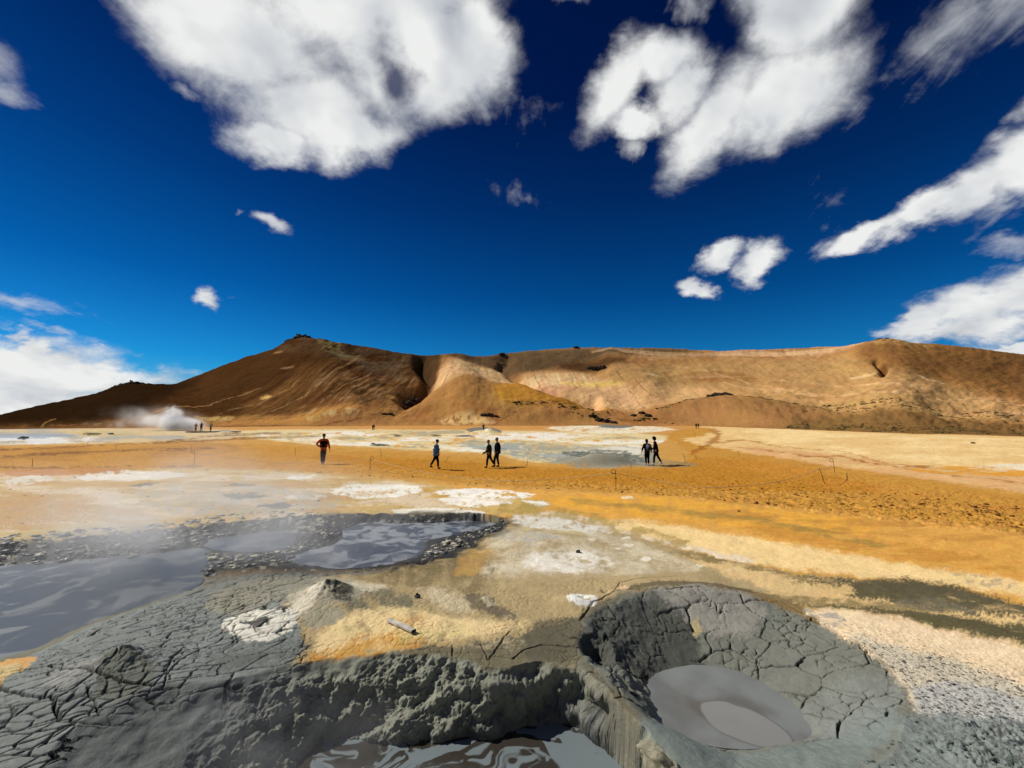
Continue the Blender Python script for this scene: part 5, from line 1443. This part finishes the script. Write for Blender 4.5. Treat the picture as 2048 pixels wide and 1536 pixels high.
def person(px, py, h_m, face, label, legs, arms, top, bottom, shoes, hair, hair_kind='short', skin=(176, 128, 100), lean=0.0, bulk=1.0, coat=0.0, head_pitch=0.1, head_yaw=0.0,
           vest=None, gloves=False, detail=2, loc=None, group=None, bend=0.0):
    """local frame: +x is where the person faces, +y their left. legs: two (foot x, y, z, knee push); arms: two (elbow, wrist) offsets from the shoulder"""
    if loc is None: loc = at(px, py)
    root = empty('person', loc, math.radians(face))
    k = h_m / 1.75
    root.scale = (k, k, k)
    hipc = Vector((0, 0, 0.93))
    ch = hipc + Vector((math.sin(lean) * 0.42 + bend * .3, 0, 0.42 * math.cos(lean) - bend * .12))
    sh = hipc + Vector((math.sin(lean) * 0.52 + bend * .42, 0, 0.52 * math.cos(lean) - bend * .18))
    nk = sh + Vector((0.01 + bend * .05, 0, 0.06))
    hd = nk + Vector((0.03 + bend * .08, 0, 0.14))
    spine = [hipc, hipc + (ch - hipc) * 0.5, ch, sh, nk, hd]
    hips = [hipc + Vector((0, .09, -.03)), hipc + Vector((0, -.09, -.03))]
    shl = [sh + Vector((0, .19, -.03)), sh + Vector((0, -.19, -.03))]
    feet, knees = [], []
    for (fx, fy, fz, kp), hp_ in zip(legs, hips):
        f_ = Vector((fx, fy, 0.09 + fz)); feet.append(f_)
        mid_ = (hp_ + f_) / 2
        knees.append(mid_ + Vector((kp, 0, 0.01)))
    elb, wri = [], []
    for (e, w_), s_ in zip(arms, shl):
        elb.append(s_ + Vector(e)); wri.append(s_ + Vector(w_))
    V_ = spine + hips + knees + feet + shl + elb + wri
    toes = []
    for f_, (fx, fy, fz, kp) in zip(feet, legs):
        dz_ = -0.05 if fz <= 0.02 else -0.11
        toes.append(f_ + Vector((0.13, 0, dz_ if fz <= 0.02 else dz_)))
    V_ += toes
    E_ = [(0, 1), (1, 2), (2, 3), (3, 4), (4, 5), (0, 6), (0, 7), (6, 8), (7, 9), (8, 10), (9, 11), (3, 12), (3, 13), (12, 14), (13, 15), (14, 16), (15, 17), (10, 18), (11, 19)]
    b = bulk * 1.12
    R_ = [(.125 * b, .10 * b), (.12 * b, .095 * b), (.14 * b, .10 * b), (.11, .08), .052, .07, .09 * b, .09 * b, .058, .058, .038, .038, .062, .062, .042, .042, .028, .028, .028, .028]
    bmb = skin_bake(V_, E_, R_, 0, 1)
    head_bm(bmb, hd + Vector((0.01, 0, 0.02)), head_yaw, head_pitch)
    if not gloves:
        for i in range(2): hand_bm(bmb, wri[i], wri[i] - elb[i], (1, -1)[i])
    link_bm('body', bmb, cloth(skin, 'skin'), root)
    # trousers
    tv = [hipc + Vector((0, 0, .06)), hipc, *hips, *knees, *[f_ + (kn - f_) * 0.10 for f_, kn in zip(feet, knees)]]
    te = [(0, 1), (1, 2), (1, 3), (2, 4), (3, 5), (4, 6), (5, 7)]
    tr = [(.14 * b, .12 * b), (.15 * b, .12 * b), .108 * b, .108 * b, .080, .080, .068, .068]
    link_bm('trousers', skin_bake(tv, te, tr, 0, detail), cloth(bottom, 'trouser_cloth'), root)
    # jacket with sleeves
    low = hipc + Vector((0, 0, -0.06 - coat))
    jv = [low, hipc + Vector((0, 0, .08)), hipc + (ch - hipc) * .55, ch, sh + Vector((0, 0, -.02)), nk + Vector((0, 0, -.01)), *shl, *elb, *[w_ + (e - w_) * .08 for w_, e in zip(wri, elb)]]
    je = [(0, 1), (1, 2), (2, 3), (3, 4), (4, 5), (4, 6), (4, 7), (6, 8), (7, 9), (8, 10), (9, 11)]
    jr = [(.175 * b, .145 * b), (.165 * b, .135 * b), (.165 * b, .13 * b), (.18 * b, .13 * b), (.13, .10), .065, .085, .085, .064, .064, .048, .048]
    link_bm('jacket', skin_bake(jv, je, jr, 1, detail), cloth(top, 'jacket_cloth'), root)
    if vest:
        vv = [hipc + Vector((0, 0, -.02)), hipc + (ch - hipc) * .5, ch, sh + Vector((0, 0, -.05))]
        link_bm('vest', skin_bake(vv, [(0, 1), (1, 2), (2, 3)], [(.20 * b, .17 * b), (.20 * b, .165 * b), (.205 * b, .165 * b), (.17, .135)], 0, detail), cloth(vest, 'vest_cloth'), root)
    if gloves:
        for i in range(2):
            bm = bmesh.new(); hand_bm(bm, wri[i], wri[i] - elb[i], (1, -1)[i], 1.15)
            link_bm('glove', bm, cloth(gloves, 'glove'), root)
    # shoes
    for f_, t_ in zip(feet, toes):
        sv = [f_ + Vector((-0.05, 0, -.03)), f_ + Vector((0.02, 0, -.02)), t_ + Vector((0.03, 0, 0.005))]
        link_bm('shoe', skin_bake(sv, [(0, 1), (1, 2)], [.052, .060, .042], 0, 1), cloth(shoes, 'shoe_leather'), root)
    # hair, hat or hood
    bm = bmesh.new()
    res = bmesh.ops.create_icosphere(bm, subdivisions=3, radius=1.0)
    hc = hd + Vector((0.01, 0, 0.02))
    Mh_ = Matrix.Translation(hc) @ Matrix.Rotation(head_yaw, 4, 'Z') @ Matrix.Rotation(head_pitch, 4, 'Y')
    for v in res['verts']:
        x, y, z = v.co
        n_ = float(pn3(np.array([x * 3]), np.array([y * 3]), np.array([z * 3 + px]))[0])
        sx, sy, sz, ox, oz = 0.108, 0.088, 0.118, -0.012, 0.018
        if hair_kind == 'hood': sx, sy, sz, ox, oz = 0.128, 0.112, 0.145, -0.022, 0.01
        if hair_kind == 'long': sz = 0.118 if z > 0 else 0.21; sx, sy, ox = 0.112, 0.10, -0.022
        if hair_kind in ('short', 'beanie', 'cap') and z < -0.15:
            z = -0.15 + (z + 0.15) * 0.15
        if hair_kind != 'hood' and x > 0.55 and z < 0.35:
            x = 0.55 + (x - 0.55) * 0.1 - (0.35 - z) * 0.25
        if hair_kind == 'hood' and x > 0.6 and z < 0.4: x = 0.5
        q = 1 + (0.06 * n_ if hair_kind != 'beanie' else 0.015 * n_)
        v.co = Mh_ @ Vector((x * sx * q + ox, y * sy * q, z * sz * q + oz))
    link_bm({'hood': 'hood', 'beanie': 'hat', 'cap': 'hat'}.get(hair_kind, 'hair'), bm, cloth(hair, 'hair'), root)
    tag(root, label, 'person', group)
    return root, sh, hipc, k

# standing man: facing right of the picture and a little to the camera, hand on hip
person(646, 929, 1.80, -62, 'man in a dark vest with orange sleeves and black beanie, hand on hip', [(0.03, 0.02, 0, 0.02), (-0.02, -0.07, 0, 0.0)],
       [((0.0, .09, -.27), (0.04, .14, -.54)), ((-0.10, -.20, -.22), (0.05, 0.0, -.40))], (222, 84, 26), (74, 70, 40), (120, 112, 92), (26, 22, 34), 'beanie', vest=(18, 15, 16), lean=0.05, bulk=1.05, head_yaw=0.8, head_pitch=0.3)
person(872, 938, 1.56, 0, 'walker in a light blue jacket, black leggings and black beanie', [(-0.36, 0.06, 0.10, 0.04), (0.14, -0.05, 0, 0.05)],
       [((-0.05, .06, -.26), (0.02, .08, -.50)), ((-0.02, -.06, -.27), (0.12, -.06, -.48))], (86, 132, 178), (22, 18, 18), (88, 74, 62), (24, 20, 20), 'beanie', bulk=1.22, coat=0.10, lean=0.03)
person(978, 936, 1.54, 180, 'blond walker in a dark olive coat stepping left', [(0.14, 0.05, 0, 0.04), (-0.38, -0.05, 0.08, 0.06)],
       [((0.06, .04, -.26), (0.26, .04, -.40)), ((-0.02, -.04, -.27), (0.22, -.05, -.44))], (52, 50, 34), (36, 44, 58), (84, 66, 48), (150, 118, 76), 'short', lean=0.0, coat=0.06, gloves=(30, 28, 26))
person(995, 934, 1.64, 180, 'bald-headed man in a navy jacket and jeans walking left', [(0.20, 0.06, 0, 0.08), (-0.08, -0.05, 0.0, 0.05)],
       [((0.0, .04, -.28), (0.10, .05, -.52)), ((-0.04, -.05, -.28), (0.02, -.05, -.54))], (28, 28, 46), (40, 50, 68), (74, 62, 54), (150, 116, 96), 'short', bulk=1.08, coat=0.04)
r_, sh_, hp_2, k_ = person(1295, 931, 1.50, 95, 'person seen from behind in dark clothes wearing a patterned backpack', [(0.10, 0.05, 0, 0.04), (-0.12, -0.04, 0.0, 0.05)],
       [((0.0, .12, -.26), (0.05, .16, -.48)), ((0.0, -.12, -.24), (0.06, -.14, -.46))], (16, 13, 16), (14, 13, 16), (190, 184, 176), (16, 12, 14), 'long', bulk=1.2, coat=0.08)
# the backpack, worn on the back
bpk = empty('backpack', r_.location, r_.rotation_euler.z); bpk.scale = r_.scale
M_pack = simple('backpack_fabric', (150, 140, 150), 0.8, 0.3, rgb2=(36, 26, 40), scale=26)
bm = bmesh.new()
bmesh.ops.create_cube(bm, size=1.0, matrix=Matrix.Translation((-0.23, 0, 1.24)) @ Matrix.Diagonal((0.17, 0.29, 0.44, 1)))
bmesh.ops.bevel(bm, geom=list(bm.edges), offset=0.06, segments=3, affect='EDGES')
link_bm('bag', bm, M_pack, bpk)
bm = bmesh.new()
bmesh.ops.create_cube(bm, size=1.0, matrix=Matrix.Translation((-0.33, 0, 1.15)) @ Matrix.Diagonal((0.06, 0.20, 0.20, 1)))
bmesh.ops.bevel(bm, geom=list(bm.edges), offset=0.025, segments=2, affect='EDGES')
link_bm('front_pocket', bm, cloth((60, 44, 66), 'pocket_cloth'), bpk)
for sy in (-0.11, 0.11):
    bm = bmesh.new(); tube(bm, [(-0.15, sy, 1.42), (-0.05, sy, 1.50), (0.08, sy, 1.47), (0.16, sy, 1.34), (0.13, sy, 1.18), (-0.12, sy * 1.4, 1.06)], 0.018, 6)
    link_bm('strap', bm, cloth((30, 26, 30), 'strap_cloth'), bpk)
tag(bpk, 'grey and purple patterned backpack on the person seen from behind', 'backpack')
person(1313, 930, 1.62, 165, 'tall hooded walker all in black with white shoes', [(0.16, 0.05, 0, 0.05), (-0.32, -0.05, 0.06, 0.06)],
       [((0.04, .05, -.26), (0.22, .06, -.46)), ((-0.02, -.05, -.28), (0.06, -.05, -.52))], (14, 12, 14), (16, 15, 18), (226, 224, 218), (14, 12, 14), 'hood', lean=0.12, head_pitch=0.45, coat=0.05)
# the three by the far vent, backs to the camera
zz = 0.22
for px, hm, top, bot, hr, lab, ar in ((391, 1.66, (196, 178, 140), (60, 50, 44), (50, 36, 30), 'far person in a long beige coat, leftmost on the boardwalk', 0), (402, 1.80, (34, 42, 54), (32, 30, 44), (26, 24, 26), 'far man in dark clothes holding a camera up, middle of the boardwalk', 1),
                                    (421, 1.76, (200, 184, 160), (46, 38, 36), (24, 20, 20), 'far person in a pale top and dark trousers, rightmost on the boardwalk', 0)):
    x, y, z = at(px, 865)
    arms_ = [((0.10, .16, -.04), (0.24, .05, .06)), ((0.10, -.16, -.04), (0.24, -.05, .06))] if ar else [((0.02, .09, -.25), (0.12, .04, -.40)), ((0.02, -.09, -.25), (0.12, -.04, -.40))]
    person(px, 865, hm, 100, lab, [(0.0, 0.14 if ar else .08, 0, 0.01), (0.0, -0.14 if ar else -.08, 0, 0.01)], arms_, top, bot, (40, 34, 30), hr, 'short', coat=0.22 if px == 391 else 0, detail=1, loc=(x, y, z + zz), bulk=1.1)
person(745, 860, 1.5, 60, 'far dark figure bending forward on the tan slope', [(0.2, 0.12, 0, 0.05), (-0.2, -0.12, 0, 0.05)], [((0.10, .08, -.22), (0.22, .05, -.40)), ((0.10, -.08, -.22), (0.22, -.05, -.40))],
       (22, 20, 22), (20, 18, 20), (26, 24, 24), (20, 18, 18), 'short', bend=0.9, detail=1, bulk=1.2)
person(748, 860, 1.45, 200, 'far dark figure close behind the bending one', [(0.12, 0.1, 0, 0.05), (-0.12, -0.1, 0, 0.05)], [((0.02, .08, -.25), (0.12, .05, -.45)), ((0.02, -.08, -.25), (0.12, -.05, -.45))],
       (26, 24, 26), (22, 20, 22), (26, 24, 24), (20, 18, 18), 'short', detail=1, bulk=1.1)
person(967, 861.5, 1.6, 90, 'far person half hidden behind the small grey mound', [(0.05, 0.1, 0, 0.02), (-0.05, -0.1, 0, 0.02)], [((0.02, .08, -.25), (0.16, .05, -.40)), ((0.02, -.08, -.25), (0.12, -.05, -.42))],
       (44, 52, 60), (24, 24, 30), (26, 24, 24), (20, 18, 18), 'short', detail=1, bulk=1.1)
person(1392.5, 858, 1.62, 10, 'left one of the two distant black figures by the knoll', [(0.05, 0.08, 0, 0.02), (-0.08, -0.08, 0, 0.02)], [((0.02, .08, -.25), (0.12, .05, -.45)), ((0.12, -.08, -.16), (0.35, -.05, -.14))],
       (16, 14, 16), (16, 14, 16), (26, 24, 24), (20, 18, 18), 'short', detail=1, bulk=1.15)
person(1397, 857.6, 1.62, 190, 'right one of the two distant figures, with pale trousers', [(0.05, 0.1, 0, 0.02), (-0.08, -0.1, 0, 0.02)], [((0.02, .08, -.25), (0.12, .05, -.45)), ((0.02, -.08, -.25), (0.12, -.05, -.45))],
       (20, 16, 22), (150, 140, 128), (26, 24, 24), (20, 18, 18), 'short', detail=1, bulk=1.1)

# ------------------------------------------------------------------ clods and tufts nobody could count
ico = bmesh.new(); bmesh.ops.create_icosphere(ico, subdivisions=1, radius=1.0)
icoV = np.array([v.co[:] for v in ico.verts], f32); icoF = np.array([[v.index for v in f.verts] for f in ico.faces], np.int32); ico.free()
def scatter(name, P, S, mat, label, squash=0.6, jit=0.35):
    n = len(P)
    Vv = icoV[None] * (1 + RNG.normal(0, jit * 0.5, (n, len(icoV), 1))) * np.asarray(S)[:, None, None]
    Vv[..., 2] *= squash
    Vv[..., 0] *= RNG.uniform(.8, 1.5, (n, 1))
    Vv = Vv + np.asarray(P)[:, None, :]
    Ff = icoF[None] + (np.arange(n) * len(icoV))[:, None, None]
    o = fast_mesh(name, Vv.reshape(-1, 3), Ff.reshape(-1, 3), mat, smooth=False)
    o['kind'] = 'stuff'; o['label'] = label
    return o
def in_map_poly(n, poly):
    xs = [p[0] for p in poly]; ys = [p[1] for p in poly]
    a = RNG.uniform(min(xs), max(xs), n * 4).astype(f32); b = RNG.uniform(min(ys), max(ys), n * 4).astype(f32)
    ok = poly_sd(a, b, poly) < 0
    return a[ok][:n], b[ok][:n]
def ground_pts(a, b):
    cx_, cy_ = (a - 1024) / F, (768 - b) / F
    dx, dy, dz_ = cx_, CP - cy_ * SP, SP + cy_ * CP
    k = -CZ / dz_
    x, y = dx * k, dy * k
    # height taken from the finished sheet
    r = np.hypot(x, y); th = np.arctan2(x, y)
    i = np.clip(np.searchsorted(RR, r), 1, NR - 1); j = np.clip(np.searchsorted(TH[:len(uu)], th), 1, len(uu) - 1)
    z = Vg.reshape(NR, NC, 3)[i, j, 2]
    return np.stack([x, y, z], -1)
a1, b1_ = in_map_poly(3000, [(300, 937), (740, 942), (900, 958), (1230, 972), (1500, 980), (1800, 985), (2100, 1020), (2100, 1068), (1700, 1025), (1400, 1000), (1200, 988), (900, 968), (600, 946)])
a2, b2_ = in_map_poly(900, [(1230, 950), (1500, 950), (1700, 965), (2100, 1015), (2100, 1040), (1500, 985), (1230, 980)])
aa, bb = np.concatenate([a1, a2]), np.concatenate([b1_, b2_])
keep = pn(aa / 45, bb / 12, 9) > -0.15
aa, bb = aa[keep], bb[keep]
Pc_ = ground_pts(aa, bb)
scatter('soil_clods', Pc_, np.clip(RNG.lognormal(-4.15, 0.6, len(Pc_)), 0.006, 0.07), simple('clod_soil', (140, 92, 42), 0.95, 0.1, rgb2=(84, 54, 24), scale=5), 'small dark crumbs of trodden orange soil along the path edges', 0.55)
a3, b3_ = in_map_poly(900, [(1700, 1275), (1960, 1330), (2060, 1375), (2060, 1440), (1850, 1435), (1812, 1370), (1730, 1300)])
Pc_ = ground_pts(a3, b3_)
scatter('crust_crumbs', Pc_, np.clip(RNG.lognormal(-5.0, 0.45, len(Pc_)), 0.003, 0.02), simple('crust_crumb', (150, 144, 130), 0.95, 0.1, rgb2=(72, 70, 72), scale=40), 'grey crumbs on the pale crust right of the crater', 0.6)
# wet dark lumps piled along the far bank and the crag between the pools
_g = pn(np.arange(0, 50, 0.1), np.arange(0, 50, 0.1) * 0 + .5)
def bank_pts(n, poly, f=1.0):
    a, b = in_map_poly(n, poly)
    keep = fbm(a / 42, b / 9, 3, 210) > -0.18
    P_ = ground_pts(a[keep], b[keep])
    return P_[P_[:, 2] > ZL - 0.01]
B1 = bank_pts(2600, [(-300, 1092), (0, 1072), (150, 1060), (300, 1048), (420, 1030), (560, 1020), (700, 1024), (560, 1045), (470, 1060), (400, 1085), (330, 1096), (250, 1104), (120, 1114), (0, 1120), (-300, 1140)])
B2 = bank_pts(900, [(400, 1085), (440, 1092), (530, 1092), (600, 1062), (650, 1044), (690, 1046), (640, 1080), (580, 1105), (500, 1120), (420, 1135), (395, 1110)])
B3 = bank_pts(700, [(690, 1034), (800, 1028), (960, 1028), (1015, 1040), (1000, 1056), (960, 1078), (900, 1100), (850, 1108), (850, 1085), (930, 1058), (990, 1045), (900, 1036), (780, 1036), (690, 1044)])
BB = np.concatenate([B1, B2, B3])
M_wetmud = simple('wet_black_mud', (92, 92, 86), 0.38, 0.5, rgb2=(34, 34, 34), scale=9, bump=0.9, bscale=22)
scatter('mud_lumps', BB - np.array([0, 0, 0.01]), np.clip(RNG.lognormal(-3.35, 0.55, len(BB)), 0.012, 0.14), M_wetmud, 'wet dark lumps of mud heaped along the far bank of the mud pools', 0.42, 0.6)
BW = BB[RNG.random(len(BB)) < 0.16] + np.array([0, 0, 0.02])
scatter('pale_crust_flakes', BW, np.clip(RNG.lognormal(-3.5, 0.5, len(BW)), 0.01, 0.09), simple('pale_crust', (214, 208, 186), 0.9, 0.1, rgb2=(160, 150, 118), scale=12), 'pale mineral flakes on the dark mud bank', 0.28, 0.5)
a5, b5_ = in_map_poly(2600, [(1500, 1600), (1680, 1545), (1780, 1480), (1830, 1440), (1940, 1436), (2080, 1442), (2160, 1500), (2160, 1700), (1500, 1700)])
keep = fbm(a5 / 60, b5_ / 40, 3, 214) > 0.0
PP = ground_pts(a5[keep], b5_[keep])
scatter('mud_crumbs', PP - np.array([0, 0, 0.004]), np.clip(RNG.lognormal(-5.0, 0.6, len(PP)), 0.003, 0.025), simple('grey_mud_crumb', (112, 122, 118), 0.9, 0.1, rgb2=(66, 74, 72), scale=12, bump=0.6), 'grey mud crumbs on the rough ground in the near right corner', 0.6, 0.5)
a4, b4_ = in_map_poly(260, [(0, 940), (600, 950), (1000, 1000), (1000, 1030), (640, 1030), (0, 1080)])
Pc_ = ground_pts(a4, b4_)
scatter('dark_crumbs', Pc_, np.clip(RNG.lognormal(-4.1, 0.5, len(Pc_)), 0.008, 0.05), M_stone, 'dark crumbs on the pale flats behind the mud pool', 0.5)

M_tuft = simple('dry_heath', (86, 78, 40), 0.95, 0.1, rgb2=(48, 46, 24), scale=3)
def hill_pts(n, poly, dens=None):
    a, b = in_map_poly(n, poly)
    col = np.clip(np.searchsorted(hx, a), 0, len(hx) - 1)
    out = []
    Hr = HROW[ht <= 1.0]; HVr = HV.reshape(len(ht), len(hx), 3)
    for c_, r_ in zip(col, b):
        i = int(np.argmin(np.abs(Hr[:, c_] - r_)))
        out.append(HVr[i, c_])
    return np.array(out), a, b
T1, ta, tb = hill_pts(1800, [(1560, 856), (1750, 864), (2048, 872), (2400, 884), (2400, 876), (2048, 862), (1750, 856), (1600, 848)])
T2, ta2, tb2 = hill_pts(1200, [(1480, 812), (1700, 820), (2048, 828), (2300, 838), (2300, 856), (2048, 846), (1800, 840), (1600, 830)])
T3, ta3, tb3 = hill_pts(160, [(1300, 832), (1390, 812), (1440, 805), (1540, 814), (1560, 818), (1440, 811), (1340, 830)])
T4, ta4, tb4 = hill_pts(220, [(1000, 822), (1180, 822), (1240, 832), (1350, 848), (1200, 842), (1050, 828)])
TT = np.concatenate([T1, T2, T3, T4]); qa = np.concatenate([ta, ta2, ta3, ta4]); qb = np.concatenate([tb, tb2, tb3, tb4])
keep = pn(qa / 60, qb / 5, 4) > -0.1
TT = TT[keep]
scatter('heath_tufts', TT, np.clip(RNG.lognormal(-1.6, 0.45, len(TT)), 0.06, 0.55) * (TT[:, 1] / 110), M_tuft, 'low dark olive tufts dotted along the foot of the right-hand slope', 0.45)

# ------------------------------------------------------------------ steam
def steam(name, label, centre, half, density, scale, lo=0.45, hi=0.75, lean=(0, 0), stretch=(1, 1, 1), pw=1.0, col=(0.95, 0.96, 0.98)):
    bm = bmesh.new()
    bmesh.ops.create_icosphere(bm, subdivisions=3, radius=1.0)
    m = bpy.data.materials.new(name); m.use_nodes = True
    g = NT(m.node_tree); g.n.clear()
    out = g.add('ShaderNodeOutputMaterial'); v = g.add('ShaderNodeVolumePrincipled'); g.l.new(v.outputs[0], out.inputs['Volume'])
    P = g.add('ShaderNodeTexCoord').outputs['Object']
    # the object is a unit ball scaled to size
    r_ = g.vec('LENGTH', P, out=1)
    fall = g.maprange(r_, 1.0, 0.15)
    P2 = g.vec('MULTIPLY', P, (half[0] * stretch[0], half[1] * stretch[1], half[2] * stretch[2]))
    n = g.noise(P2, scale, 5, 0.55, 0.4)
    s_ = g.maprange(n, lo, hi)
    d = g.math('MULTIPLY', g.math('MULTIPLY', s_, fall), density)
    g.put(v.inputs['Density'], d)
    v.inputs['Color'].default_value = (*col, 1)
    v.inputs['Anisotropy'].default_value = 0.25
    o = link_bm(name, bm, m)
    o.location = centre; o.scale = half
    o.rotation_euler = (0, lean[0], lean[1])
    o['kind'] = 'stuff'; o['label'] = label
    return o
x, y, z = at(392, 862)
s_ = y / F
steam('steam', 'broad drifting haze of steam left of the far vent', (x - 120 * s_, y + 5, z + 26 * s_), (130 * s_, 6.0, 34 * s_), 0.16, 0.16, 0.40, 0.72, lean=(0.1, 0))
steam('steam', 'white steam drifting left from the far vent', (x - 56 * s_, y + 2, z + 15 * s_), (74 * s_, 4.0, 20 * s_), 1.9, 0.40, 0.38, 0.62, lean=(0.12, 0))
steam('steam', 'rising puff of steam above the far vent', (x - 66 * s_, y + 2.5, z + 28 * s_), (22 * s_, 3.0, 30 * s_), 1.8, 0.55, 0.38, 0.64, lean=(-0.2, 0))
steam('steam', 'thin steam low over the left end of the far flats', (x - 190 * s_, y + 6, z + 12 * s_), (110 * s_, 5.0, 14 * s_), 0.12, 0.3, 0.5, 0.72)
steam('steam', 'thin veil of steam over the big mud pool', (-7.6, 9.4, 0.5), (7.0, 3.4, 1.9), 0.55, 0.55, 0.38, 0.76)
steam('steam', 'wisp of steam over the middle mud pool', (-3.6, 8.6, 0.25), (2.6, 1.3, 0.9), 0.55, 0.8, 0.40, 0.75)
steam('steam', 'faint steam plume standing left of the path', (-10.2, 14.0, 0.9), (2.8, 2.4, 2.0), 0.13, 0.5, 0.30, 0.75)
steam('steam', 'breath of steam in the near mud pit', (-2.2, 4.0, -0.1), (1.7, 0.6, 0.55), 0.45, 1.6, 0.34, 0.75)
steam('steam', 'breath of steam over the round crater', (2.1, 4.5, -0.05), (1.1, 0.7, 0.4), 0.22, 1.6, 0.38, 0.72)
